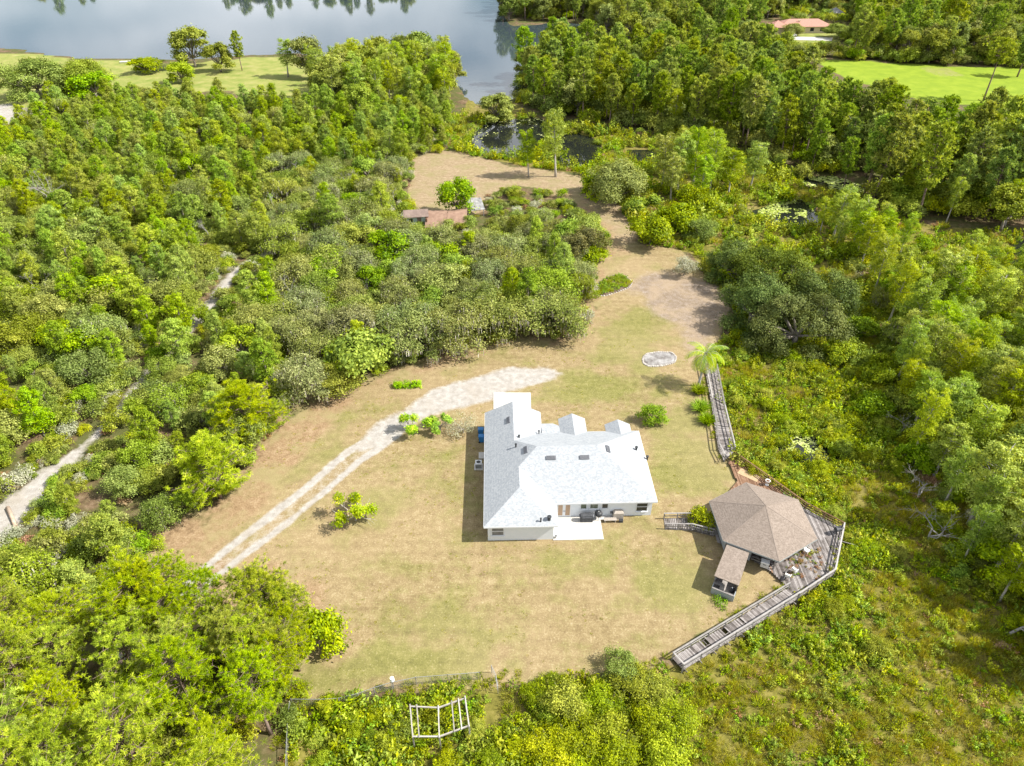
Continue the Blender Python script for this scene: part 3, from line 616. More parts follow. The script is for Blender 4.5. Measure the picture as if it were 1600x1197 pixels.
# --- deck around the gazebo
OUT = [G(1147,705,ZR), G(1261,786,ZR), G(1320,817,ZR), G(1306,889,ZR), G(1250,926,ZR)]
INB = [G(1236,911,ZR), G(1205,893,ZD), G(1165,868,ZD), G(1122,848,ZD), G(1107,815,ZD), G(1133,775,ZD), G(1152,752,ZD), G(1138,722,ZD)]
DECK = np.array(OUT+INB)
deck = empty('deck', (0, 0, 0), 0, 'weathered grey plank deck wrapped around the brown hexagonal gazebo', 'deck')
for x in np.arange(DECK[:, 0].min()+.08, DECK[:, 0].max(), .158):
    ys_ = []
    for i in range(len(DECK)):
        p, q = DECK[i], DECK[(i+1) % len(DECK)]
        if (p[0] > x) != (q[0] > x): ys_.append(p[1]+(q[1]-p[1])*(x-p[0])/(q[0]-p[0]))
    ys_.sort()
    for y0_, y1_ in zip(ys_[::2], ys_[1::2]):
        if y1_-y0_ < .15: continue
        cut = [y0_]+([y0_+(y1_-y0_)*rg.uniform(.3, .7)] if y1_-y0_ > 5 else [])+[y1_]
        for u, v in zip(cut[:-1], cut[1:]):
            zz = ZD+rg.uniform(-.006, .006); board('plank', (x, u+.005, zz), (x, v-.005, zz), .144, .04, deck, M['redwood'] if (v > 60.5 and x < 33.5) else M['wood'])
for y in np.arange(DECK[:, 1].min()+.6, DECK[:, 1].max(), 1.1):
    xs_ = []
    for i in range(len(DECK)):
        p, q = DECK[i], DECK[(i+1) % len(DECK)]
        if (p[1] > y) != (q[1] > y): xs_.append(p[0]+(q[0]-p[0])*(y-p[1])/(q[1]-p[1]))
    xs_.sort()
    for u, v in zip(xs_[::2], xs_[1::2]):
        if v-u > .4:
            board('joist', (u+.05, y, ZD-.12), (v-.05, y, ZD-.12), .05, .18, deck)
            for x in np.arange(u+.3, v, 2.4): board('support_post', (x, y, hz(x, y)-.15), (x, y, ZD-.2), .12, .12, deck, None, (1, 0, 0))
railing(deck, OUT[:3], mat=M['redwood'], mids=2); railing(deck, OUT[2:], mids=2, spacing=1.5)

# --- boardwalk to the palm
A_ = [G(1132,720,ZD), G(1123,702,ZD), G(1112,630,ZD), G(1099,561,ZD)]; B_ = [G(1147,706,ZD), G(1145,697,ZD), G(1131,640,ZD), G(1119,577,ZD)]
B_[3] = A_[3]+(B_[3]-A_[3])*1.0
bwn = empty('boardwalk', (0, 0, 0), 0, 'narrow grey boardwalk running along the marsh edge towards the palm', 'boardwalk')
planks(bwn, A_, B_, ZD); railing(bwn, A_, mids=1, spacing=2.2); railing(bwn, B_, mids=1, spacing=2.2)
for i in range(3):
    for t in (0.1, .4, .7):
        for E_ in (A_, B_):
            p = E_[i]*(1-t)+E_[i+1]*t; board('support_post', (*p, hz(*p)-.15), (*p, ZD-.2), .12, .12, bwn, None, (1, 0, 0))
# --- boardwalk going down into the weeds
A_ = [G(1234.5,910.6,ZR), G(1052.5,1019.5,ZR)]; B_ = [G(1252,924,ZR), G(1068.5,1037,ZR)]
bws = empty('boardwalk', (0, 0, 0), 0, 'straight bleached boardwalk with missing planks leading from the deck into the weeds', 'boardwalk')
planks(bws, A_, B_, ZD, skip=lambda t: .735 < t < .775 or .585 < t < .605 or rg.random() < .03); railing(bws, A_, mids=1, spacing=2.3); railing(bws, B_, mids=2, spacing=2.3)
board('rail', (*A_[1], ZR), (*B_[1], ZR), .16, .045, bws, M['rail']); 
for t in np.linspace(.05, .98, 9):
    for E_ in (A_, B_):
        p = E_[0]*(1-t)+E_[1]*t; board('support_post', (*p, hz(*p)-.15), (*p, ZD-.2), .12, .12, bws, None, (1, 0, 0))
    p, q = A_[0]*(1-t)+A_[1]*t, B_[0]*(1-t)+B_[1]*t; board('joist', (*p, ZD-.28), (*(q+(q-p)*.25), ZD-.28), .06, .14, bws)
# --- ramp from the lawn
A_ = [G(1037,811), G(1078,812), G(1112,822)]; B_ = [G(1039,827), G(1080,829), G(1114,838)]
ramp_ = empty('ramp', (0, 0, 0), 0, 'grey wooden ramp with handrails climbing from the lawn to the gazebo', 'ramp')
zf = lambda t: .06+(ZD-.06)*min(1, t*1.5)
planks(ramp_, A_, B_, zf, .2); zr_ = lambda p: .06+(ZD-.06)*min(1, max(0, (p[0]-A_[0][0])/3.4))
railing(ramp_, A_, zr_, .9, 1.5, M['rail'], mids=1); railing(ramp_, B_, zr_, .9, 1.5, M['rail'], mids=1, balus=.28)

# --- the gazebo itself
ZG = 2.42
HX = np.array([G(*q, ZG) for q in [(1108.0,783.9),(1167.4,753.8),(1247.9,780.6),(1276.9,841),(1217.8,877.6),(1128.3,844.5)]])
GC = HX.mean(0); GR = np.hypot(*(HX-GC).T).mean(); GA = math.radians(31.3)
gz = empty('gazebo', (GC[0], GC[1], 0), 0, 'hexagonal gazebo house with a large brown shingled roof beside the marsh', 'gazebo')
hv = [np.array((math.cos(GA+k*math.pi/3), math.sin(GA+k*math.pi/3))) for k in range(6)]     # 31 91 151 211 271 331 degrees
apex = np.array((0, 0, ZG+2.25))
for k in range(6):
    a, b = (*(hv[k]*GR), ZG), (*(hv[(k+1) % 6]*GR), ZG)
    groof = slab([[a, b, tuple(apex)]], .12).build('roof_panel', M['brownroof'], gz)
    board('ridge_cap', (a[0]*.995, a[1]*.995, ZG+.005), tuple(apex+np.array((0, 0, .0))), .14, .02, gz, M['brownroof'])
    board('fascia', (a[0]*1.0, a[1]*1.0, ZG-.1), (b[0], b[1], ZG-.1), .03, .18, gz, M['siding'])
for q in ((1206.5, 814), (1218.5, 809)):
    u = (q[0]-800)/FPX; v = (q[1]-598.5)/FPX; d = np.array((u, CP-v*SP, -SP-v*CP)); t = (CAM_H-3.5)/-d[2]
    p = d*t+np.array((0, 0, CAM_H))-np.array((*GC, 0)); p = p*1.0
    R_ = np.hypot(p[0], p[1]); board('roof_vent', (p[0]-.18, p[1]-.1, 3.55), (p[0]+.18, p[1]+.1, 3.55), .09, .06, gz, M['dark'])
RW = GR-.75
for k in range(6):
    p = hv[k]*RW; board('post', (*p, ZD), (*p, ZG+.15), .14, .14, gz, M['wood'], (1, 0, 0))
    q = hv[(k+1) % 6]*RW; a, b = p, q
    if k in (1, 2): board('wall', (*(a+(b-a)*.02), (ZD+ZG)/2), (*(b-(b-a)*.02), (ZD+ZG)/2), .09, ZG-ZD, gz, M['siding'])
    elif k == 3:
        board('wall', (*(a+(b-a)*.02), (ZD+ZG)/2), (*(a+(b-a)*.52), (ZD+ZG)/2), .09, ZG-ZD, gz, M['siding'])
        board('rail', (*(a+(b-a)*.54), ZD+.8), (*b, ZD+.8), .1, .05, gz, M['rail']); board('rail', (*(a+(b-a)*.54), ZD+.4), (*b, ZD+.4), .05, .1, gz, M['rail'])
    else:
        m_ = (a+b)/2; board('post', (*m_, ZD), (*m_, ZG+.15), .12, .12, gz, M['wood'], (1, 0, 0))
        if k == 4:
            board('rail', (*a, ZD+.8), (*m_, ZD+.8), .1, .05, gz, M['rail'])
    board('beam', (*a, ZG-.02), (*b, ZG-.02), .1, .2, gz, M['wood'])
for kk, z0, z1 in ((1, 1.2, 2.1), (2, 1.2, 2.1)):
    a, b = hv[kk]*(RW+.06), hv[(kk+1) % 6]*(RW+.06)
    for t in (.3, .7):
        c_ = a+(b-a)*t; e = (b-a)/np.linalg.norm(b-a); board('window', (*(c_-e*.5), 1.6), (*(c_+e*.5), 1.6), .03, .85, gz, M['glassdark'])
# lean-to annex
ZA = 2.15
AQ = [G(1135.5,851.5,ZA+.15)-GC, G(1170.6,864.3,ZA+.15)-GC, G(1154.5,915,ZA)-GC, G(1116,899.7,ZA)-GC]
an = empty('lean_to_shed', (GC[0], GC[1], 0), 0, 'small lean-to shed with sloping brown roof attached to the gazebo', 'shed')
slab([[(*AQ[0], ZA+.2), (*AQ[3], ZA), (*AQ[2], ZA), (*AQ[1], ZA+.2)]], .1).build('roof', M['brownroof'], an)
ac_ = sum(AQ)/4; aq = [ac_+(p-ac_)*.9 for p in AQ]; ext = (AQ[3]-AQ[0])/np.linalg.norm(AQ[3]-AQ[0])*.75
f3, f2 = aq[3]+ext, aq[2]+ext
MB().prism([tuple(aq[0]), tuple(aq[1]), tuple(f2), tuple(f3)], -.05, .2).build('floor', M['wood'], an)
board('wall', (*aq[0], .95), (*aq[3], .95), .08, 1.9, an, M['siding']); board('wall', (*aq[1], .75), (*aq[2], .75), .08, 1.2, an, M['siding'])
board('half_wall', (*f3, .45), (*f2, .45), .08, .9, an, M['siding']); board('sill', (*f3, .93), (*f2, .93), .2, .05, an, M['rail'])
for p in (aq[2], aq[3]): board('post', (*p, .2), (*p, ZA-.1), .1, .1, an, M['wood'], (1, 0, 0))
for p, q in ((aq[3], f3), (aq[2], f2)): board('half_wall', (*p, .45), (*q, .45), .08, .9, an, M['siding'])
board('shelf', (*(aq[3]*.95+f3*.05), 1.05), (*(aq[2]*.4+aq[3]*.6), 1.05), .45, .04, an, M['rail'])
# things on the deck and by the shed
def chair(px, py, rz, label):
    x, y = G(px, py, ZD+.4); t = empty('plastic_chair', (x, y, ZD+.02), rz, label, 'chair', 'white plastic chairs on the deck')
    MB().box((0, 0, .43), (.5, .48, .035)).build('seat', M['whitep'], t)
    MB().add([(-.25,.22,.45),(.25,.22,.45),(.27,.34,.9),(-.27,.34,.9),(-.25,.25,.45),(.25,.25,.45),(.27,.37,.9),(-.27,.37,.9)], [(0,3,2,1),(4,5,6,7),(0,1,5,4),(1,2,6,5),(2,3,7,6),(3,0,4,7)]).build('backrest', M['whitep'], t)
    for sx in (-1, 1):
        for sy in (-1, 1): MB().tube([(sx*.22, sy*.2, .43), (sx*.27, sy*.25, 0)], .025, 5).build('leg', M['whitep'], t)
        MB().tube([(sx*.27, -.2, .43), (sx*.29, -.18, .66), (sx*.27, .25, .66)], .022, 5).build('armrest', M['whitep'], t)
chair(1261, 860, .7, 'white plastic chair under the gazebo eave corner facing the marsh'); chair(1242, 891, 2.2, 'white plastic chair by the deck corner among dry vines'); chair(1231, 900, 2.6, 'white plastic chair at the head of the straight boardwalk')
x, y = G(1198, 758, ZD); ur = empty('garden_urn', (x, y, ZD+.02), 0, 'white garden urn on the brown deck boards behind the gazebo', 'urn')
MB().lathe([(.22, 0), (.22, .06), (.09, .12), (.08, .3), (.2, .42), (.27, .7), (.31, .78), (.26, .78), (.2, .6), (.02, .55)], 14).build('urn', M['whitep'], ur, smooth=True)
MB().lathe([(.24, .7), (.02, .74)], 10).build('soil', M['redwood'], ur)
x, y = G(1308, 834, ZD); gg = empty('charcoal_grill', (x, y, ZD+.02), .3, 'dark charcoal grill in the outer corner of the deck', 'grill')
MB().tube([(-.5, 0, .8), (-.45, 0, .8), (.45, 0, .8), (.5, 0, .8)], [.2, .3, .3, .2], 12).build('barrel', M['blackcover'], gg)
for sx in (-.35, .35): MB().beam((sx, -.25, 0), (sx, 0, .7), .05, .05).beam((sx, .25, 0), (sx, 0, .7), .05, .05).build('leg', M['dark'], gg)
MB().tube([(.2, -.1, 1.05), (.2, -.1, 1.5)], .06, 8).build('chimney', M['dark'], gg)
x, y = G(1195.5, 880, .8); co = empty('chest_cooler', (x, y, ZD+.02), math.radians(-25), 'pale grey chest cooler just inside the open side of the gazebo', 'cooler')
MB().box((0, 0, .4), (.85, .55, .7)).build('body', M['greyplastic'], co); MB().box((0, 0, .8), (.9, .6, .1)).build('lid', M['whitep'], co)
MB().box((0, -.31, .55), (.3, .03, .05)).build('handle', M['dark'], co)
x, y = G(1144, 921, .6); jm = empty('jerry_can', (x, y, .2), .3, 'dark blue drum standing in the open end of the lean-to shed', 'drum')
MB().lathe([(.2, 0), (.22, .05), (.22, .5), (.18, .6), (.05, .62)], 12).build('body', M['blackcover'], jm); MB().lathe([(.06, .62), (.06, .7)], 8).build('cap', M['whitep'], jm)
x, y = G(1128, 918, .5); bk = empty('storage_tub', (x, y, .2), 1.2, 'grey storage tub on the lean-to shed floor', 'tub')
MB().box((0, 0, .2), (.7, .45, .4)).build('tub', M['greyplastic'], bk); MB().box((0, 0, .42), (.75, .5, .05)).build('lid', M['beige'], bk)
x0, y0_ = G(1200, 737, ZD); pw = tag(MB().box((0, 0, 0), (2.6, 1.25, .03)).build('plywood_sheet', M['ply'], None, (*G(1170, 742, ZD+.05), ZD+.045), math.radians(-38)), 'bare tan plywood sheet lying on the deck behind the gazebo', 'plywood')
pipe = tag(MB().tube([(*G(1316, 846, .6), .6), (*G(1345, 854, -.2), -.2), (*G(1346, 854.3, -.85), -.85)], .04, 6).build('drain_pipe', M['rail']), 'pale pipe sticking out from the deck over the marsh', 'pipe')

# --- old timber frame in the weeds
FT = 1.55
fr = empty('timber_frame', (0, 0, 0), 0, 'bleached open timber frame standing in the weeds below the lawn', 'frame')
FA = [G(641,1104,FT), G(685,1106,FT), G(727,1091,FT)]; FB = [G(645,1151,FT), G(686.5,1151,FT), G(733,1134,FT)]
M['bleached'] = wood_mat('bleached_timber', (0.22, 0.20, 0.175), (0.34, 0.315, 0.285), (0.44, 0.415, 0.38))
for E_ in (FA, FB):
    for i in range(2): board('beam', (*E_[i], FT), (*E_[i+1], FT), .11, .14, fr, M['bleached'])
    for p in E_: board('post', (*p, hz(*p)-.1), (*p, FT-.07), .12, .12, fr, M['bleached'], (1, 0, 0))
for i, ts in ((0, (0, .24)), (1, (0, .5, .75, 1))):
    for t in ts:
        p, q = FA[i]*(1-t)+FA[i+1]*t, FB[i]*(1-t)+FB[i+1]*t; e = (p-q)/np.linalg.norm(p-q)*.15
        board('crossbeam', (*(p+e), FT+.12), (*(q-e), FT+.12), .1, .1, fr, M['bleached'])
board('rail', (*FA[0], .5), (*FB[0], .5), .05, .1, fr, M['bleached']); board('rail', (*FA[2], .5), (*FB[2], .5), .05, .1, fr, M['bleached'])
x, y = G(659, 1143, -.6); cs = tag(MB().add([(-.8,-.6,0),(.7,-.7,0),(.9,.5,0),(-.3,.9,0),(-.5,-.4,.3),(.5,-.4,.35),(.55,.3,.3),(-.2,.5,.25)], [(3,2,1,0),(4,5,6,7),(0,1,5,4),(1,2,6,5),(2,3,7,6),(3,0,4,7)]).build('concrete_rubble', M['conc'], None, (x, y, hz(x, y)-.05)), 'grey slab of rubble lying inside the timber frame', 'rubble')

# --- wire fence along the foot of the lawn
M['wire'] = flat_mat('galvanised_wire', (0.26, 0.27, 0.26), (0.36, 0.37, 0.36), 5, 0.5, 0, metal=0.5)
def wire_fence(pts, label, h=1.2):
    t = empty('wire_fence', (0, 0, 0), 0, label, 'fence'); pts = [G(*p, .6) for p in pts]; wm = MB()
    for i in range(len(pts)-1):
        a, b = pts[i], pts[i+1]; L_ = np.linalg.norm(b-a); n = max(1, round(L_/2.4)); za, zb = hz(*a), hz(*b)
        for k in range(n+(i == len(pts)-2)):
            p = a+(b-a)*k/n; z = hz(*p); board('post', (*p, z-.2), (*p, z+h+.08), .06, .06, t, M['rail'], (1, 0, 0))
        for q in np.linspace(.08, h, 9): wm.beam((*a, za+q), (*b, zb+q), .007, .007)
        for k in range(int(L_/.16)):
            p = a+(b-a)*k*.16/L_; z = za+(zb-za)*k*.16/L_; wm.beam((*p, z+.02), (*p, z+h), .006, .006)
        board('top_rail', (*a, za+h), (*b, zb+h), .04, .04, t, M['wire'])
    wm.build('wire_mesh', M['wire'], t)
wire_fence([(456,1098),(500,1098),(530,1096),(560,1089),(585,1080),(612,1072),(650,1064),(700,1060),(750,1056)], 'sagging grey wire fence along the foot of the lawn')
wire_fence([(454,1102),(451,1130),(449,1165),(447,1215)], 'grey wire fence running downhill beside the pines')
wire_fence([(768,1046),(775,1060),(778,1075)], 'short leaning piece of wire fence at the gap beside the trodden path')
x, y = G(612, 1072, .6); bw = empty('bucket_on_post', (x+.1, y+.15, 0), 0, 'white bucket hung on a post of the sagging wire fence', 'bucket')
MB().tube([(0, 0, -.3), (0, 0, 1.3)], .06, 7).build('post', M['wood'], bw); MB().lathe([(.17, 1.3), (.22, 1.32), (.19, 1.68), (.03, 1.72)], 12).build('bucket', M['whitep'], bw)

# --- beds edged with stone
M['stone'] = flat_mat('pale_stone', (0.28, 0.25, 0.22), (0.44, 0.41, 0.375), 3, 0.9, 0.4, True)
M['white_stone'] = flat_mat('white_gravel', (0.055, 0.043, 0.033), (0.36, 0.35, 0.34), 0.6, 0.9, 0.4)
M['soil'] = flat_mat('dark_soil', (0.08, 0.055, 0.035), (0.18, 0.13, 0.09), 2, 0.95, 0.4)
stone_me = MB().lathe([(.09, -.1), (.14, 0), (.12, .09), (.03, .12)], 6).mesh('edging_stone', M['stone'])
def bed(pts, z, label, name, surf, hh=.12):
    P = GP(pts, z); c = P.mean(0); t = empty(name, (*c, 0), 0, label, 'garden bed')
    n = len(P); ang = []; R = []
    m = 44; closed = np.vstack([P, P[:1]]); cum = np.r_[0, np.cumsum(np.hypot(*np.diff(closed, axis=0).T))]
    ring = np.stack([np.interp(np.linspace(0, cum[-1], m, endpoint=False), cum, closed[:, k]) for k in (0, 1)], 1)
    for _ in range(2): ring = (np.roll(ring, 1, 0)+2*ring+np.roll(ring, -1, 0))/4
    for k, p in enumerate(ring):
        o = mesh_obj('edging_stone', stone_me, t, (*(p-c), .0), rg.random()*6); o.scale = (1.2+rg.random()*.5, 1.2+rg.random()*.5, .8+rg.random()*.8)
    MB().prism([tuple((p-c)*.97) for p in ring], -.05, hh).build('soil', surf, t); return P
BED1 = bed([(928,452),(938,440),(958,430),(978,432),(988,441),(984,449),(966,456),(945,463),(932,462)], 0, 'oval grassy garden bed edged with stones at the bare sandy patch', 'garden_bed', M['soil'], .25)
BED2 = bed([(1004,560),(1010,553),(1030,550),(1050,551),(1057,558),(1054,567),(1034,572),(1014,573),(1005,568)], 0, 'round stone-edged bed filled with white gravel near the palm', 'gravel_bed', M['white_stone'], .05)
# ------------------------------------------------------------------ foliage and tree prototypes
LM = {
 'oak':   leaf_mat('oak_leaf', (0.045, 0.060, 0.012), (0.138, 0.166, 0.036), (0.26, 0.285, 0.08), 0.32),
 'mossleaf': leaf_mat('moss_oak_leaf', (0.045, 0.058, 0.018), (0.125, 0.145, 0.048), (0.235, 0.25, 0.10), 0.30),
 'moss':  leaf_mat('spanish_moss', (0.16, 0.15, 0.125), (0.27, 0.255, 0.22), (0.36, 0.34, 0.30), 0.25, 0.2, 0.0),
 'sand':  leaf_mat('sand_pine_needle', (0.070, 0.105, 0.016), (0.165, 0.215, 0.035), (0.27, 0.31, 0.06), 0.35),
 'slash': leaf_mat('slash_pine_needle', (0.070, 0.105, 0.010), (0.195, 0.250, 0.018), (0.34, 0.38, 0.045), 0.38, 0.25, 0.012),
 'cyp':   leaf_mat('cypress_needle', (0.065, 0.095, 0.014), (0.185, 0.238, 0.036), (0.32, 0.365, 0.075), 0.42, 0.3),
 'tall':  leaf_mat('tall_pine_needle', (0.060, 0.092, 0.017), (0.165, 0.215, 0.042), (0.30, 0.345, 0.085), 0.32, 0.35),
 'broad': leaf_mat('broad_leaf', (0.048, 0.080, 0.011), (0.132, 0.185, 0.022), (0.26, 0.315, 0.05), 0.38),
 'live':  leaf_mat('live_oak_leaf', (0.018, 0.030, 0.007), (0.062, 0.086, 0.021), (0.14, 0.168, 0.05), 0.25, 0.2),
 'grey':  leaf_mat('grey_leaf', (0.12, 0.125, 0.085), (0.22, 0.225, 0.16), (0.33, 0.33, 0.26), 0.3, 0.2),
 'citrus': leaf_mat('citrus_leaf', (0.075, 0.135, 0.012), (0.19, 0.28, 0.022), (0.36, 0.40, 0.05), 0.4, 0.2),
 'willow': leaf_mat('willow_leaf', (0.048, 0.064, 0.008), (0.165, 0.200, 0.020), (0.33, 0.36, 0.052), 0.42, 0.35),
 'fern':  leaf_mat('fern_leaf', (0.045, 0.078, 0.009), (0.130, 0.195, 0.020), (0.25, 0.325, 0.048), 0.4, 0.35),
 'goldgrass': leaf_mat('marsh_grass', (0.085, 0.088, 0.014), (0.205, 0.202, 0.032), (0.35, 0.335, 0.08), 0.35, 0.4),
 'palm':  leaf_mat('palm_leaf', (0.07, 0.115, 0.018), (0.17, 0.25, 0.03), (0.33, 0.36, 0.05), 0.35, 0.1),
 'palmold': leaf_mat('yellow_palm_leaf', (0.30, 0.24, 0.03), (0.45, 0.38, 0.05), (0.55, 0.45, 0.12), 0.35, 0.1),
 'purple': leaf_mat('purplish_leaf', (0.03, 0.03, 0.014), (0.085, 0.078, 0.034), (0.15, 0.13, 0.06), 0.3, 0.2),
 'dry':   leaf_mat('dry_leaf', (0.10, 0.055, 0.03), (0.20, 0.13, 0.075), (0.30, 0.22, 0.14), 0.25, 0.3),
 'lily':  leaf_mat('lily_pad_leaf', (0.10, 0.13, 0.03), (0.20, 0.235, 0.08), (0.32, 0.34, 0.17), 0.1, 0.2),
}
BARK = flat_mat('grey_bark', (0.14, 0.115, 0.095), (0.30, 0.26, 0.22), 3, 0.95, 0.5)
PALEB = flat_mat('pale_bark', (0.30, 0.27, 0.24), (0.48, 0.45, 0.41), 3, 0.95, 0.4)
DEADB = flat_mat('dead_wood', (0.22, 0.205, 0.19), (0.36, 0.34, 0.315), 3, 0.95, 0.3)
PINEB = flat_mat('pine_bark', (0.12, 0.085, 0.065), (0.26, 0.19, 0.15), 3, 0.95, 0.5)
def unit(v): return v/(np.linalg.norm(v, axis=-1, keepdims=True)+1e-9)
def kites(c, n, L_, W_, r):
    """leaf-shaped quads at c with normals n"""
    N = len(c); t = unit(np.cross(n, r.normal(size=(N, 3)))); b = np.cross(n, t)
    L_ = np.broadcast_to(L_, N)[:, None]; W_ = np.broadcast_to(W_, N)[:, None]
    V = np.stack([c-t*L_, c+b*W_-t*L_*.15, c+t*L_, c-b*W_-t*L_*.15], 1).reshape(-1, 3)
    return V, np.arange(4*N).reshape(N, 4)
def clump_leaves(r, cc, crad, outd, n, L_, W_, flat=0.75, up=0.65, jit=0.55):
    """n leaves gaussian-spread round the clump centres cc"""
    k = r.integers(0, len(cc), n); tone = r.random(len(cc))[k]
    off = r.normal(size=(n, 3))*crad[k][:, None]*np.array((1, 1, flat))
    c = cc[k]+off; nr = unit(outd[k]+jit*r.normal(size=(n, 3))+np.array((0, 0, up)))
    V, F = kites(c, nr, L_*(.7+.6*r.random(n)), W_*(.7+.6*r.random(n)), r)
    return V, F, np.clip(r.random(n)*.75+.25*tone, 0, 1), np.clip(tone*.8+.2*r.random(n), 0, 1)
def lobe_clumps(r, lc, lr, per, lowcut=-.45, sig=.30):
    cc, cd, cr_ = [], [], []
    for c, R in zip(lc, lr):
        d = unit(r.normal(size=(per*2, 3))); d = d[d[:, 2] > lowcut][:per]
        cc.append(c+d*R*(.72+.3*r.random(len(d)))[:, None]*np.array((1, 1, .85))); cd.append(d); cr_.append(np.full(len(d), R*sig))
    cc, cd, cr_ = map(np.concatenate, (cc, cd, cr_))
    keep = np.ones(len(cc), bool)
    for c, R in zip(lc, lr): keep &= np.linalg.norm((cc-c)/np.array((1, 1, .85)), axis=1) > R*.62
    return cc[keep], cr_[keep], cd[keep]
def leafmesh(name, V, F, lv, tone, mat): return np_mesh(name, V, F, mat, {'lv': ('FACE', lv), 'tone': ('FACE', tone)})
def limb(mb, r, a, b, ra, rb, bend=.15, n=4, sides=5):
    a, b = np.array(a, float), np.array(b, float); L_ = np.linalg.norm(b-a); o = r.normal(size=3)*bend*L_
    ts = np.linspace(0, 1, n+1); mb.tube([a+(b-a)*t+o*math.sin(math.pi*t)*.6 for t in ts], [ra+(rb-ra)*t for t in ts], sides)
def oak_proto(seed, H=6.5, R=3.4, nl=6500, lobes=17, mat='oak', L_=.17, W_=.10, bark=BARK, moss=0, skirt=.45, per=13, sig=.30, lr0=.26, lr1=.42, trunk=.2, up=.5, low=.20):
    r = np.random.default_rng(seed); lc, lr = [], []
    sq = .85+.3*r.random()
    for k in range(lobes):
        rad = R*.70*math.sqrt(r.random()) if k > lobes*skirt else R*(.55+.25*r.random()); th = r.random()*6.283
        R_ = R*(lr0+(lr1-lr0)*r.random())
        dome = math.sqrt(max(0, 1-(rad/R)**2)); z = H*(low+.04)+(H*(.94-low)-R_*.85)*dome*(.7+.3*r.random()) if k > lobes*skirt else H*(low+(.60-low)*r.random())
        lc.append((rad*math.cos(th)*sq, rad*math.sin(th)/sq, z)); lr.append(R_)
    lc, lr = np.array(lc), np.array(lr)
    cc, crd, cd = lobe_clumps(r, lc, lr, per, -.5, sig)
    cme = leafmesh('crown', *clump_leaves(r, cc, crd, cd, nl, L_, W_, up=up), LM[mat])
    mb = MB(); fork = np.array((r.normal()*.1, r.normal()*.1, H*.22)); limb(mb, r, (0, 0, -.15), fork, trunk*1.15, trunk*.9, .05, 3, 7)
    for c, R_ in list(zip(lc, lr))[::max(1, lobes//12)]:
        limb(mb, r, fork, c+np.array((0, 0, -.1*R_)), trunk*.55, trunk*.14, .12)
        for _ in range(2): limb(mb, r, c+np.array((0, 0, -.2*R_)), c+unit(r.normal(size=3))*R_*.8, trunk*.16, .012, .15, 3, 4)
    p = {'trunk': mb.mesh('trunk', bark, True), 'crown': cme, 'H': H, 'R': R}
    if moss:
        k = r.integers(0, len(cc), moss); c = cc[k]+r.normal(size=(moss, 3))*.25-np.array((0, 0, .25)); n = moss
        ln = .22+.4*r.random(n); a = unit(np.column_stack([r.normal(size=(n, 2)), np.zeros(n)])); w = .04+.05*r.random(n)
        V = np.stack([c-a*w[:, None], c+a*w[:, None], c+a*w[:, None]*.3-np.array((0, 0, 1))*ln[:, None]*2, c-a*w[:, None]*.3-np.array((0, 0, 1))*ln[:, None]*2], 1).reshape(-1, 3)
        p['moss'] = leafmesh('moss', V, np.arange(4*n).reshape(n, 4), r.random(n), r.random(n), LM['moss'])
    return p
def tufts(r, c, d, n, L_, W_, spread=1.0):
    """needle tufts: n thin triangles each"""
    N = len(c); cc = np.repeat(c, n, 0); dd = np.repeat(d, n, 0); dirs = unit(dd*.8+spread*r.normal(size=cc.shape)*.85)
    ln = L_*(.7+.5*r.random(len(cc)))[:, None]; s = unit(np.cross(dirs, r.normal(size=cc.shape)))*W_
    V = np.stack([cc-s*.5+dirs*ln*.1, cc+s*.5+dirs*ln*.1, cc+s*.35+dirs*ln, cc-s*.35+dirs*ln], 1).reshape(-1, 3)
    tone = np.repeat(r.random(N), n)
    return V, np.arange(4*len(cc)).reshape(-1, 4), np.clip(r.random(len(cc))*.6+.4*tone, 0, 1), tone
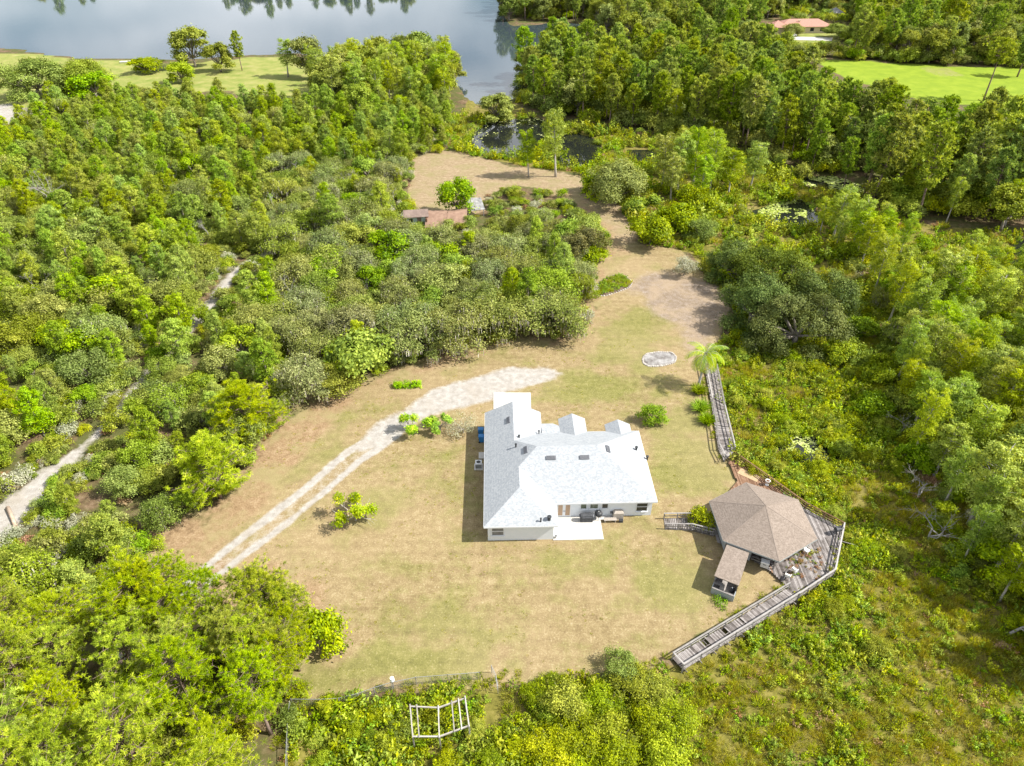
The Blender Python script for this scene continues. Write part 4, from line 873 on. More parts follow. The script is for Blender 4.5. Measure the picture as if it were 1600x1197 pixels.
def pine_proto(seed, H=12, R=3.2, base=.38, whorls=15, per=5, mat='slash', nt=13, tl=.30, tw=.03, nn=22, bark=PINEB, trunk=.19, dome=.65, droop=.0, lean=.04):
    r = np.random.default_rng(seed); mb = MB(); c, d = [], []
    top = np.array((r.normal()*lean*H, r.normal()*lean*H, H)); mid = top*.5+np.array((r.normal()*.15, r.normal()*.15, 0))
    def tp(t): return mid*2*t if t < .5 else mid+(top-mid)*(t-.5)*2
    ts = np.linspace(0, 1, 8); mb.tube([np.array((0, 0, -.2))]+[tp(t) for t in ts[1:]], [trunk*(1.1-.95*t) for t in ts], 7)
    for w in range(whorls):
        t = base+(1-base)*((w+r.random()*.8)/whorls); rel_ = (t-base)/(1-base)
        ln = R*(math.sin(min(1, rel_*1.35+.28)*math.pi*.5) if rel_ < dome else (1-((rel_-dome)/(1-dome))**1.6*.8))*(.65+.5*r.random())
        for k in range(per):
            th = w*2.4+k*6.283/per+r.normal()*.35; a = tp(min(t, .99)); l2 = ln*(.6+.55*r.random())
            e = a+np.array((math.cos(th)*l2, math.sin(th)*l2, l2*(.22+.35*rel_-droop+r.normal()*.12)))
            m_ = (a+e)/2-np.array((0, 0, .06*l2)); mb.tube([a, m_, e], [trunk*.26, trunk*.16, .015], 4)
            for q in range(nt):
                u = .58+.44*r.random(); p = (a*(1-u)+e*u)-np.array((0, 0, .06*l2*math.sin(math.pi*u)))
                side = r.normal(size=3)*np.array((.34, .34, .16))*l2*.36
                c.append(p+side); d.append(unit(np.array((math.cos(th), math.sin(th), .75))+r.normal(size=3)*.35))
                if q % 2 == 0: mb.tube([p, p+side], [.02, .008], 3, False)
    for _ in range(8): c.append(top+r.normal(size=3)*.25); d.append(np.array((0, 0, 1.)))
    V, F, lv, tone = tufts(r, np.array(c), unit(np.array(d)), nn, tl, tw)
    return {'trunk': mb.mesh('trunk', bark, True), 'crown': leafmesh('crown', V, F, lv, tone, LM[mat]), 'H': H, 'R': R}
def spire_proto(seed, H=13, R=2.3, nl=5200, mat='cyp', base=.30, L_=.15, W_=.075, bark=PALEB, trunk=.2, flat=.6, n=34, lr=(.22, .42), TP=.72):
    """light open crown of many small sprays round a tall straight trunk"""
    r = np.random.default_rng(seed); mb = MB(); lc, lrr = [], []
    top = np.array((r.normal()*.035*H, r.normal()*.035*H, H)); ts = np.linspace(0, 1, 7)
    mb.tube([np.array((0, 0, -.2))]+[top*t for t in ts[1:]], [trunk*(1.25-1.1*t) if t else trunk*1.7 for t in ts], 7)
    for k in range(n):
        t = base+(1-base)*(k+r.random())/n; rel_ = (t-base)/(1-base); env = R*(.45+.75*rel_ if rel_ < .45 else .79*(1-((rel_-.45)/.55)**2.4*TP)); th = k*2.4+r.normal()*.5
        rad = env*(.3+.75*r.random()); p = top*t+np.array((math.cos(th)*rad, math.sin(th)*rad, rad*.18)); lc.append(p); lrr.append(R*(lr[0]+(lr[1]-lr[0])*r.random())*(1.1-.45*rel_))
        mb.tube([top*max(.1, t-.05), p], [trunk*.25, .015], 4)
    lc, lrr = np.array(lc), np.array(lrr)
    cc, crd, cd = lobe_clumps(r, lc, lrr, 9, -.8, .34)
    return {'trunk': mb.mesh('trunk', bark, True), 'crown': leafmesh('crown', *clump_leaves(r, cc, crd, cd, nl, L_, W_, flat, .6), LM[mat]), 'H': H, 'R': R}
def dead_proto(seed, H=6, spread=.55, depth=4, r0=.11, mat=DEADB):
    r = np.random.default_rng(seed); mb = MB()
    def grow(a, d, L_, rad, k):
        b = a+d*L_; m_ = (a+b)/2+r.normal(size=3)*L_*.06; mb.tube([a, m_, b], [rad, rad*.8, rad*.6], 5 if k > 2 else 3, False)
        if k == 0: return
        for _ in range(r.integers(2, 5)):
            grow(a+(b-a)*(.4+.6*r.random()), unit(d+r.normal(size=3)*spread+np.array((0, 0, .08))), L_*(.55+.25*r.random()), rad*.55, k-1)
    grow(np.array((0, 0, -.2)), unit(np.array((r.normal()*.15, r.normal()*.15, 1))), H*.42, r0, depth)
    return {'trunk': mb.mesh('trunk', mat, True), 'H': H, 'R': H*.4}
def shrub_proto(seed, H=1.6, R=1.1, nl=900, mat='fern', lobes=8, L_=.13, W_=.07):
    return oak_proto(seed, H, R, nl, lobes, mat, L_, W_, BARK, 0, .3, 9, .34, .34, .5, .05, .7)
PK = {
 'oak':   [oak_proto(10+i, 6.5, 3.3+.2*i, 8200, 20+3*i, L_=.15, W_=.085, moss=(0, 300, 0, 500, 0, 0, 200)[i], per=11, sig=.40, lr0=.16, lr1=.38, low=.12+.03*i) for i in range(7)],
 'mossoak': [oak_proto(30+i, 7.0, 4.0, 10500, 28, 'mossleaf', .15, .075, BARK, 950, per=11, sig=.40, lr0=.16, lr1=.36) for i in range(5)],
 'sand':  [spire_proto(40+i, 9.0, 2.5, 7600, 'sand', .14, .15, .06, BARK, .15, .75, 48, (.17, .36), .86) for i in range(7)],
 'slash': [pine_proto(60+i, 12.5, 2.9+.15*i, .34, 18, 5) for i in range(6)],
 'youngpine': [pine_proto(70+i, 7.5, 3.0, .14, 15, 6, 'slash', 13, .28, .03, 22, PINEB, .15, .25) for i in range(3)],
 'cyp':   [spire_proto(80+i, 13, 3.1, 7000, base=.36, n=36, lr=(.22, .40), TP=.40) for i in range(6)],
 'tall':  [pine_proto(90+i, 19, 3.6, .34, 20, 5, 'tall', 8, .62, .18, 9, PINEB, .24, .55) for i in range(5)],
 'broad': [oak_proto(110+i, 7.0, 3.2, 5200, 15, 'broad', .20, .12, BARK, 0, .35, 12, .33) for i in range(4)],
 'tallbroad': [oak_proto(120+i, 13.0, 5.2, 9000, 22, 'oak', .27, .16, BARK, 0, .4, 13, .32, .22, .36, .3) for i in range(3)],
 'bush':  [oak_proto(160+i, 4.0, 2.6, 5200, 15, 'broad', .16, .10, BARK, 0, .45, 12, .32, .28, .44, .1, .5, .10) for i in range(3)],
 'dome':  [oak_proto(170+i, 11.0, 6.8, 22000, 34, 'oak', .19, .11, BARK, 0, .5, 14, .30, .20, .33, .35, .5, .10) for i in range(2)],
 'dead':  [dead_proto(130+i, 7) for i in range(4)],
 'shrub': [shrub_proto(140+i) for i in range(4)],
 'wilshrub': [shrub_proto(150+i, 2.6, 1.9, 5200, 'willow', 16, .095, .045) for i in range(3)],
}
TALLB = {'name': None}
NAMES = {'oak': ('oak_tree', 'oak tree'), 'mossoak': ('oak_tree', 'oak tree'), 'sand': ('sand_pine', 'pine tree'), 'slash': ('pine_tree', 'pine tree'), 'youngpine': ('pine_tree', 'pine tree'), 'cyp': ('cypress_tree', 'cypress tree'),
         'tall': ('tall_pine', 'pine tree'), 'broad': ('broadleaf_tree', 'tree'), 'tallbroad': ('broadleaf_tree', 'tree'), 'dead': ('dead_tree', 'dead tree'), 'bush': ('bush', 'bush'), 'dome': ('oak_tree', 'oak tree'), 'shrub': ('shrub', 'shrub'), 'wilshrub': ('shrub', 'shrub')}
trees = []                 # x, y, kind, variant, scale, rot, label, group
def put(kind, x, y, s, label, group=None, var=None, sxy=1.0):
    trees.append((x, y, kind, int(rng.integers(0, len(PK[kind]))) if var is None else var, s, rng.random()*6.283, label, group, sxy))
def single(kind, px, py, h, label, group=None, rad=None, var=None):
    """tree whose foot is at photo pixel (px, py), h metres tall"""
    x, y = G(px, py); p = PK[kind][0]; s = h/p['H']; put(kind, x, y, s, label, group, var, (rad/(p['R']*s)) if rad else 1.0)
def fill(poly, spacing, mix, group, labels, lawn=True, marsh=True, excl=(), smin=.75, smax=1.25, jitter=.38, hmod=None):
    w = poly.min(0), poly.max(0); pts = []
    for j, yy in enumerate(np.arange(w[0][1], w[1][1], spacing*.87)):
        for xx in np.arange(w[0][0], w[1][0], spacing): pts.append((xx+(j % 2)*spacing/2, yy))
    P = np.array(pts); P += rng.normal(size=P.shape)*spacing*jitter*.6
    f = fields(P); k = pin(P, poly) & (f['water'] < -1.0)
    if lawn: k &= sdf(P, LAWN) < -1.9
    if marsh: k &= sdf(P, MARSH) < -.5
    for e in excl: k &= ~pin(P, e)
    # only what the camera, or a camera a few steps away, can see
    for x, y in P[k]:
        fz = y*CP+CAM_H*SP
        if fz < 5 or abs(x)/fz > .86: continue
        ms = mix(x, y) if callable(mix) else mix; ks = list(ms); pr = np.array([ms[q] for q in ks]); kd = ks[int(rng.choice(len(ks), p=pr/pr.sum()))]
        s = rng.uniform(smin, smax)*(hmod(x, y) if hmod else 1); put(kd, x, y, s, labels[kd], group, None, rng.uniform(.8, 1.25))
# ------------------------------------------------------------------ where the trees stand
def topx(x, y):
    r_ = np.array((x, y, -CAM_H)); fz = r_[1]*CP-r_[2]*SP; up = r_[1]*SP+r_[2]*CP; return 800+FPX*x/fz, 598.5-FPX*up/fz
ZA_ = GP([(-420,250),(-100,172),(60,176),(240,158),(420,168),(560,168),(690,160),(715,190),(690,222),(760,300),(900,300),(965,390),(935,440),(925,505),(860,540),(700,560),(540,610),(420,690),(270,858),(215,960),(-420,1000)])
EX_T1 = GP([(-60,800),(60,715),(185,612),(245,625),(250,660),(215,712),(120,790),(70,850),(-60,960)])
EX_T2 = GP([(330,425),(395,392),(425,400),(430,425),(395,470),(372,520),(328,510)])
EX_SL = GP([(-80,168),(20,155),(40,172),(45,215),(-80,235)])
EX_PA = GP([(770,300),(870,298),(950,345),(975,395),(940,425),(900,385),(862,352),(800,345)])
EX_SH = GP([(628,316),(780,310),(800,372),(770,392),(640,392),(622,360)])
def mixA(x, y):
    px, py = topx(x, y)
    if py < 270: return {'sand': .72, 'oak': .13, 'broad': .10, 'tallbroad': .02, 'dead': .03}
    if px < 430 and py < 520: return {'sand': .58, 'oak': .29, 'broad': .07, 'dead': .06}
    if px >= 430 and py < 620: return {'mossoak': .50, 'oak': .28, 'broad': .12, 'sand': .06, 'dead': .04}
    return {'oak': .45, 'sand': .36, 'broad': .11, 'youngpine': .03, 'dead': .05}
LA = {'sand': 'feathery yellow-green sand pine', 'oak': 'rounded grey-green scrub oak', 'broad': 'bright green broadleaf tree', 'mossoak': 'spreading oak hung with grey moss', 'dead': 'bare grey dead tree', 'tallbroad': 'tall broad crowned tree', 'youngpine': 'bushy bright needled pine'}
fill(ZA_, 4.7, mixA, 'trees of the wood beside the sandy track', LA, excl=(EX_T1, EX_T2, EX_SH, EX_SL, EX_PA), hmod=lambda x, y: 1.0 if y > 95 else .82, smin=.45, smax=1.1)
ZB_ = GP([(-300,1010),(-60,985),(60,965),(140,950),(230,965),(330,985),(420,985),(485,1010),(490,1060),(455,1110),(445,1250),(420,1420),(-500,1420)])
fill(ZB_, 5.0, {'slash': .86, 'youngpine': .14}, 'pines at the bend of the driveway', {'slash': 'tall bright needled pine', 'youngpine': 'low bushy young pine'}, lawn=False, smin=.7, smax=1.0,
     excl=(GP([(300,1020),(400,1030),(420,1060),(340,1075)]),))
ZC_ = GP([(1345,440),(1430,465),(1600,520),(1760,560),(1900,1000),(1640,1090),(1575,1010),(1500,900),(1455,805),(1412,690),(1395,600),(1378,520)])
fill(ZC_, 3.9, {'cyp': .68, 'broad': .22, 'oak': .10}, 'cypresses at the marsh edge', {'cyp': 'light green feathery cypress', 'broad': 'dense green bushy tree', 'oak': 'dark rounded tree'}, marsh=False, lawn=False, smin=.6, smax=1.0,
     excl=(GP([(1395,415),(1470,415),(1480,480),(1400,480)]), GP([(1555,430),(1740,450),(1740,545),(1580,520)])))
ZC2 = GP([(1275,350),(1330,345),(1420,385),(1500,415),(1590,440),(1600,520),(1430,462),(1345,435),(1300,390)])
fill(ZC2, 4.6, {'cyp': .9, 'broad': .1}, 'cypresses behind the big oak', {'cyp': 'slim pale trunked cypress behind the dark spreading oak', 'broad': 'leafy tree among the slim cypresses behind the dark oak'}, marsh=False, lawn=False, smin=.55, smax=.8,
     excl=(GP([(1385,400),(1480,400),(1490,500),(1390,500)]),))
ZD_ = GP([(800,150),(850,176),(920,192),(1000,202),(1100,222),(1200,252),(1330,305),(1450,350),(1600,365),(1800,400),(1800,300),(1700,285),(1600,262),(1500,250),(1430,240),(1370,222),(1310,195),(1265,172),(1230,145),(1190,115),(1150,108),(1000,108),(940,112),(850,108),(815,118)])
fill(ZD_, 6.6, {'tall': .74, 'cyp': .12, 'tallbroad': .14}, 'pines behind the marsh', {'tall': 'tall dark pine', 'cyp': 'light green slim tree', 'tallbroad': 'broad leafy tree'}, lawn=False, smin=.65, smax=1.05)
ZE_ = GP([(788,30),(860,32),(940,42),(960,72),(1050,75),(1150,84),(1250,88),(1440,98),(1600,103),(1800,112),(1900,20),(1900,-20),(760,-20)])
fill(ZE_, 9.0, {'tall': .45, 'tallbroad': .55}, 'far wood beyond the pasture', {'tall': 'distant pine in the far wood beyond the pasture', 'tallbroad': 'distant round crowned tree in the far wood beyond the pasture'}, lawn=False, marsh=False, smin=.8, smax=1.15,
     excl=(GP([(1190,112),(1320,112),(1340,60),(1320,28),(1215,26),(1170,45)]), GP([(1052,40),(1095,40),(1095,5),(1060,5)]), PASTURE, GP([(1275,30),(1330,30),(1330,10),(1280,10)])))
ZF_ = GP([(478,118),(520,120),(600,112),(690,112),(715,128),(700,165),(640,175),(560,172),(500,160)])
fill(ZF_, 6.5, {'cyp': .75, 'tallbroad': .25}, 'trees on the lake point', {'cyp': 'pale trunked slim tree in the clump on the lake point', 'tallbroad': 'broad leafy tree in the clump on the lake point'}, lawn=False, smin=.8, smax=1.25)
# far shore, seen mirrored in the lake
for x0, x1 in ((-215, -70), (-360, -315), (40, 60)):
    for x in np.arange(x0, x1, 5): put('tallbroad' if rng.random() < .5 else 'tall', x+rng.normal()*2, 585+rng.normal()*6+(20 if x < -300 else 0), rng.uniform(.6, 1.2), 'tree on the far shore mirrored in the lake', 'trees on the far lake shore')
# single trees
for px, py, h in ((300,985,10),(352,1000,9.5),(405,985,9),(446,1003,8.5),(282,1045,11),(385,1060,10.5),(440,1065,9),(235,1000,11),(472,1002,8),(468,1048,8.5),(452,1090,9)): single('slash', px, py, h, 'tall bright needled pine', 'pines at the bend of the driveway')
S = single
S('dome', 62, 150, 14, 'huge dark round oak in the meadow at the left shore of the lake', rad=11); S('dome', 132, 142, 12, 'grey-green oak next to the huge dark oak by the lake', rad=10); S('broad', 150, 152, 9, 'yellow-green bush-like tree in front of the lakeside oaks', rad=7)
S('tallbroad', 305, 103, 16, 'tall round tree standing alone on the lake meadow', rad=8); S('tallbroad', 345, 110, 11, 'greyish tree between the two lakeside meadow trees', rad=6); S('tall', 378, 108, 14, 'dark pine leaning beside the greyish tree on the lake meadow')
S('broad', 228, 112, 6, 'low dark bush on the pale lake meadow', rad=6); S('broad', 285, 128, 8, 'dark pointed tree at the wood edge by the lake meadow', rad=5); S('cyp', 450, 118, 13, 'slim dark tree at the edge of the lake clump', rad=4)
S('cyp', 868, 276, 16, 'tall pale green cypress in front of the pond', rad=3.6); S('cyp', 826, 276, 11.5, 'shorter cypress beside the pond with dark water behind', rad=2.6)
S('dome', 962, 318, 11, 'big round grey-green willow oak between the dirt path and the pond', rad=7.0); S('bush', 932, 304, 6, 'light green bushy tree leaning on the willow oak', rad=4)
S('tallbroad', 775, 185, 9, 'dark grey tree at the mouth of the channel between lake and pond', rad=6)
S('broad', 714, 334, 9, 'open crowned yellow-green tree behind the ruined shed', rad=4.0); S('bush', 925, 412, 3.4, 'bright big-leaved bush under the dark purplish tree', rad=3.2)
S('bush', 562, 594, 8, 'glossy bright green tree at the driveway edge of the wood', rad=4.6); S('broad', 520, 450, 6.5, 'vivid green tree deep in the mossy oaks', rad=4)
S('youngpine', 395, 690, 9, 'large bright pine at the wood edge above the driveway', rad=4.9); S('youngpine', 345, 778, 9, 'large bright pine beside the driveway, below the other bright pine', rad=4.9); S('youngpine', 430, 670, 4.5, 'small pine filling the wood edge by the driveway', rad=2.5)
S('bush', 500, 1010, 5.6, 'rounded bright leafy tree at the edge of the pine grove by the lawn', rad=2.3)
S('mossoak', 650, 556, 7.5, 'mossy oak at the lawn edge, nearest the low hedge', rad=4.8); S('mossoak', 715, 545, 8, 'mossy oak at the lawn edge between its two mossy neighbours', rad=5); S('mossoak', 780, 522, 8, 'mossy oak at the lawn edge above the driveway end', rad=5); S('mossoak', 862, 520, 7.5, 'sprawling mossy oak at the lawn edge beside the oval bed', rad=5.6)
S('mossoak', 480, 622, 7, 'mossy grey-topped oak between the bright pine and the glossy tree', rad=4.2); S('oak', 530, 612, 5, 'low grey-green oak beside the glossy green tree', rad=3)
S('dead', 85, 330, 10, 'tall bare grey snag in the yellow-green pines', rad=4); S('dead', 1415, 670, 5, 'bare grey fallen-topped tree at the far side of the marsh', rad=3); S('dead', 1440, 770, 6, 'tangled bare grey tree at the marsh edge', rad=4); S('dead', 1455, 840, 5, 'low tangle of grey dead branches by the marsh', rad=3.5); S('dead', 1575, 985, 6, 'spreading bare grey tree among the marsh cypresses', rad=4.5)
S('tall', 1590, 118, 15, 'pine at the back edge of the bright green pasture', rad=4.5)
S('dome', 1238, 55, 6.5, 'round dark tree in front of the far terracotta-roofed house', rad=5.5); S('dome', 1310, 58, 7, 'round dark tree at the right end of the far terracotta-roofed house', rad=7)
S('bush', 1015, 380, 6, 'bright green bush beside the dirt path below the willow oak', rad=4.5); S('bush', 1055, 356, 6.5, 'bright green bush behind the path-side bushes', rad=4.5); S('bush', 1085, 330, 7, 'bushy green tree at the marsh margin beyond the path', rad=4); S('oak', 1095, 370, 5, 'brownish bush next to the dark spreading oak', rad=3); S('bush', 1004, 334, 5.5, 'leafy bush between willow oak and marsh', rad=4)
for px, py, h in ((1035,290,13),(1058,298,14),(1082,296,15),(1108,302,14),(1138,304,11),(1110,275,12),(1172,292,11),(1060,270,12),(1095,312,11),(1048,312,11)): S('cyp', px, py, h, 'pale green cypress in the loose group between the pond and the lily pool', 'cypresses between the ponds', rad=3.2)
S('oak', 968, 1052, 2.6, 'yellow-green bush at the foot of the lawn casting a shadow on the grass', rad=1.5)
for px, py in ((985,1075),(1020,1090),(930,1095),(880,1110),(1005,1130),(950,1140),(900,1160),(1050,1130),(860,1180),(960,1190),(1030,1190),(910,1210)): S('wilshrub', px, py, 2.2+rng.random()*.9, 'tall yellow-green willow bush below the lawn corner', 'willow bushes below the lawn')
for px, py in ((1335,560),(1370,590),(1345,520),(1400,640),(1310,560),(1430,720),(1365,640)): S('bush', px, py, 3.4+rng.random(), 'leafy bush along the shaded back edge of the marsh', 'bushes at the back of the marsh', rad=2.6)

# --- the great live oak, the palm, the orchard trees: built one by one
def place(p, name, x, y, label, cat, s=1.0, group=None, rot=0.0, sxy=1.0):
    t = empty(name, (x, y, hz(x, y)-.03), rot, label, cat, group, (s*sxy, s*sxy, s))
    for k in ('trunk', 'crown', 'moss'):
        if k in p: mesh_obj(k, p[k], t)
    return t
LO = [oak_proto(201, 10.5, 7.6, 32000, 28, 'live', .145, .08, BARK, 0, .5, 18, .25, .20, .31, .5, .5, .07), oak_proto(202, 9.5, 6.6, 27000, 25, 'live', .145, .08, BARK, 0, .5, 18, .25, .20, .32, .45, .5, .07)]
for px, py, v, s_, lb in ((1172,505,1,1.0,'dark spreading live oak at the edge of the bare sandy patch'), (1240,538,0,1.0,'huge dark live oak whose crown shades the weeds below it'), (1278,500,1,1.05,'dark live oak on the cypress side of the big oak cluster'), (1212,462,0,1.08,'tall dark live oak in the middle of the oak cluster'), (1138,432,1,.85,'smaller dark live oak behind the cluster, beside the silvery tree')):
    x, y = G(px, py); place(LO[v], 'live_oak', x, y, lb, 'oak tree', s_, None, px*.37)
x, y = G(1537, 155); place(pine_proto(222, 19, 5.0, .62, 12, 6, 'tall', 9, .62, .18, 9, PINEB, .3, .4), 'tall_pine', x, y, 'lone long-trunked pine standing in the bright green pasture', 'pine tree')
x, y = G(908, 408); place(oak_proto(223, 7.5, 4.0, 9000, 18, 'purple', .16, .09, BARK, 0, .4, 13, .30, .26, .42, .2), 'broadleaf_tree', x, y, 'dark purplish tree beside the dirt path bend', 'tree')
x, y = G(1019, 659); place(oak_proto(205, 3.0, 1.75, 4200, 20, 'fern', .10, .055, BARK, 0, .5, 12, .34, .26, .40, .09, .5, .12), 'shrub', x, y, 'small round green shrub alone on the lawn beside the house', 'shrub')
x, y = G(1068, 430); place(oak_proto(203, 3.9, 2.6, 3600, 14, 'grey', .13, .05, BARK, 0, .3, 12, .36, .24, .38, .16), 'small_tree', x, y, 'small silvery tree on the bare sandy patch beside the live oak', 'tree')
x, y = G(724, 676); place(oak_proto(204, 2.6, 2.2, 1500, 10, 'grey', .12, .035, PALEB, 0, .4, 10, .5, .3, .45, .07), 'shrub', x, y, 'wispy half-bare shrub at the house corner next to the fruit trees', 'shrub')
def citrus(px, py, label, seed, H, R, nl, dead=True):
    r = np.random.default_rng(seed); x, y = G(px, py); t = empty('fruit_tree', (x, y, -.02), 0, label, 'fruit tree')
    mb = MB(); cc = []; fork = np.array((.05, 0, H*.25)); limb(mb, r, (0, 0, -.1), fork, .12, .1, .03, 3, 7)
    for k in range(9):
        th = k*.7+r.normal()*.2; ln = R*(.6+.5*r.random()); e = fork+np.array((math.cos(th)*ln, math.sin(th)*ln*.8, H*(.25+.5*r.random()))); limb(mb, r, fork, e, .065, .02, .1)
        for _ in range(4):
            e2 = e+unit(r.normal(size=3)+np.array((0, 0, .2)))*R*.33; limb(mb, r, fork*.4+e*.6, e2, .025, .008, .15, 3, 4)
            if k % 9 in (0, 2, 3, 4, 6, 7): cc.append(e2*.6+e*.4)
    mb.build('trunk', PALEB, t, smooth=True); cc = np.array(cc); cd = unit(cc-fork)
    mesh_obj('crown', leafmesh('crown', *clump_leaves(r, cc, np.full(len(cc), R*.11), cd, int(nl*1.9), .14, .07), LM['citrus']), t)
citrus(556, 813, 'small fruit tree with bare pale branches and leaf tufts on the lawn', 5, 2.9, 2.6, 1500)
citrus(648, 677, 'bright leafy fruit tree beside the driveway, farther from the house', 6, 2.8, 2.0, 1700); citrus(688, 672, 'bright leafy fruit tree between the driveway tree and the house shrub', 7, 2.2, 1.7, 1300)
# palm
x, y = G(1091, 603); pm = empty('palm_tree', (x, y, -.05), 0, 'palm with drooping green and yellow fronds at the head of the boardwalk', 'palm tree')
PH = 5.6; tr = MB(); prof = [np.array((.25*math.sin(t*1.6), .1*t, PH*t)) for t in np.linspace(0, 1, 14)]; tr.tube(prof, [.2-.06*k/13+.014*(k % 2) for k in range(14)], 9); tr.build('trunk', PALEB, pm, smooth=True)
r = np.random.default_rng(9); topp = prof[-1]
for k in range(20):
    th = k*2.4; el = math.radians(70-k*5.0); Lf = 3.5+.5*r.random(); d = np.array((math.cos(th), math.sin(th), 0)); pts = []; p = topp.copy(); e = el
    for q in range(9): pts.append(p.copy()); p = p+(d*math.cos(e)+np.array((0, 0, math.sin(e))))*Lf/8; e -= math.radians(14+.4*k)
    fb = MB().tube(pts, [.035*(1-.09*i) for i in range(9)], 4).build('frond', LM['palmold'] if k > 15 else PALEB, pm)
    V, N_ = [], 0; side = np.cross(d, (0, 0, 1))
    for i in np.linspace(.12, .99, 30):
        j = min(7, int(i*8)); a = pts[j]+(pts[j+1]-pts[j])*(i*8-j); fw = unit(pts[j+1]-pts[j]); ln = .85*math.sin(math.pi*(.18+.78*i))+.12
        for s_ in (-1, 1):
            tip = a+(side*s_*.75+fw*.55+np.array((0, 0, -.35)))*ln; w = fw*.035; V += [a-w, a+w, tip+w*.5, tip-w*.5]
    nF = len(V)//4; mesh_obj('leaflets', leafmesh('leaflets', np.array(V), np.arange(4*nF).reshape(nF, 4), r.random(nF), np.full(nF, r.random()), LM['palmold'] if k > 15 else LM['palm']), fb)
# clipped hedge and clumps by the boardwalk and gazebo
r = np.random.default_rng(12)
x, y = G(637, 604); hg = empty('hedge', (x, y, -.02), .05, 'low bright green clipped hedge on bare ground by the wood edge', 'hedge')
cc = np.column_stack([r.uniform(-2.1, 2.1, 160), r.uniform(-.55, .55, 160), r.uniform(.1, .85, 160)]); mesh_obj('crown', leafmesh('crown', *clump_leaves(r, cc, np.full(160, .12), unit(cc*np.array((.2, 1, 1))+np.array((0, 0, .3))), 2600, .09, .05), LM['citrus']), hg)
sm = MB(); [sm.tube([(a, 0, -.05), (a, .05, .7)], .03, 5) for a in np.linspace(-1.8, 1.8, 9)]; sm.build('stem', BARK, hg)
def grass_clump(name, px, py, h, rad, n, label, mat='fern', cat='plant', group=None):
    x, y = G(px, py); t = empty(name, (x, y, hz(x, y)-.02), 0, label, cat, group); r = np.random.default_rng(int(px*7+py)); a = r.random(n)*6.283; rr = rad*np.sqrt(r.random(n)); b = np.column_stack([rr*np.cos(a)*.6, rr*np.sin(a)*.6, np.zeros(n)])
    d = unit(np.column_stack([np.cos(a)*.45, np.sin(a)*.45, np.ones(n)])+r.normal(size=(n, 3))*.25); ln = (h*(.6+.6*r.random(n)))[:, None]; s = unit(np.cross(d, r.normal(size=(n, 3))))*.035; mid = b+d*ln*.6; tip = b+d*ln+np.column_stack([np.cos(a), np.sin(a), -np.ones(n)*.4])*ln*.25
    V = np.stack([b-s, b+s, mid+s, mid-s, mid-s, mid+s, tip+s*.2, tip-s*.2], 1).reshape(-1, 3); mesh_obj('leaves', leafmesh('leaves', V, np.arange(8*n).reshape(2*n, 4), np.repeat(r.random(n), 2), np.repeat(r.random(n), 2), LM[mat]), t)
for px, py, h, rd, lb in ((1091,613,1.2,.9,'nearest the palm'),(1094,640,1.4,1.0,'in the middle of the row'),(1104,660,1.3,.9,'nearest the deck')): grass_clump('fern_clump', px, py, h, rd, 500, 'tall bright green fern clump beside the boardwalk, '+lb, group='fern clumps beside the boardwalk')
x, y = G(1098, 818); place(shrub_proto(300, 1.9, 1.5, 1800, 'willow', 10, .13, .06), 'shrub', x, y, 'yellow-green leafy shrub against the gazebo wall by the ramp', 'shrub')
x, y = G(1126, 945); place(shrub_proto(301, .5, .9, 500, 'fern', 7, .1, .03), 'shrub', x, y, 'low green weeds at the foot of the lean-to shed', 'shrub')
place(shrub_proto(302, 1.0, 1.6, 700, 'willow', 9, .12, .06), 'shrub', *G(915, 408), 'low orange-green bed of plants below the big-leaved bush', 'shrub')

# --- individuals nearest the camera, the rest of each wood as one mass
def dist(t): return math.hypot(t[0], t[1])
bycat = {}
for t in trees: bycat.setdefault(NAMES[t[2]][1], []).append(t)
indiv, mass = [], []
for cat_, L_ in bycat.items():
    L_.sort(key=dist); lim = 200
    keep = [t for t in L_ if t[7] is None]; rest = [t for t in L_ if t[7] is not None]
    indiv += keep+rest[:lim]; mass += rest[lim:]
LMK = {
 'trees of the wood beside the sandy track': [('by the upper bend of the sandy track',370,430),('beside the lower stretch of the sandy track',120,690),('where the sandy track meets the pine grove',60,850),('around the tall bare snag',85,330),('below the lake meadow',250,190),('near the huge dark oak by the lake',60,215),('behind the lake point clump',600,200),
   ('around the collapsed barn',690,380),('west of the teal shed',560,330),('by the bend of the dirt path',880,370),('near the oval bed',860,460),('above the driveway end',740,490),('around the dark green tank',440,520),('near the glossy bright green tree',560,500),('between the sandy track and the big bright pines',270,640),('uphill of the pine grove by the driveway',230,790),('in the middle of the wood',300,330),('between the snag and the track',200,440)],
 'pines at the bend of the driveway': [('at the driveway end of the grove',320,960),('beside the wire fence corner',440,1080),('at the sandy track side of the grove',30,980),('in the middle of the grove',200,1050),('at the lower end of the grove',180,1250)],
 'cypresses at the marsh edge': [('behind the live oak cluster',1400,520),('around the tangled dead trees',1480,780),('beside the spreading dead tree',1580,960),('beyond the dead trees at the back of the marsh',1600,680),('beside the old dock',1480,500)],
 'cypresses behind the big oak': [('beside the old dock',1440,430),('nearer the lily pool',1310,370)],
 'pines behind the marsh': [('beside the pond',850,160),('behind the pond cypresses',1000,170),('by the lily channel',1200,230),('along the edge of the bright pasture',1350,220),('at the shaded far end of the marsh',1550,320)]}
def near_phrase(t):
    L_ = LMK.get(t[7])
    if not L_: return t[6]
    px, py = topx(t[0], t[1]); q = min(L_, key=lambda c_: math.hypot(c_[1]-px, (c_[2]-py)*1.6))
    rel_ = t[4]*(1 if t[2] != 'dead' else .9); size = 'small ' if rel_ < .80 else ('large ' if rel_ > 1.0 else '')
    nm_ = t[6][5:] if (t[6].startswith('tall ') and size == 'small ') else t[6]
    return size+nm_+' '+q[0]
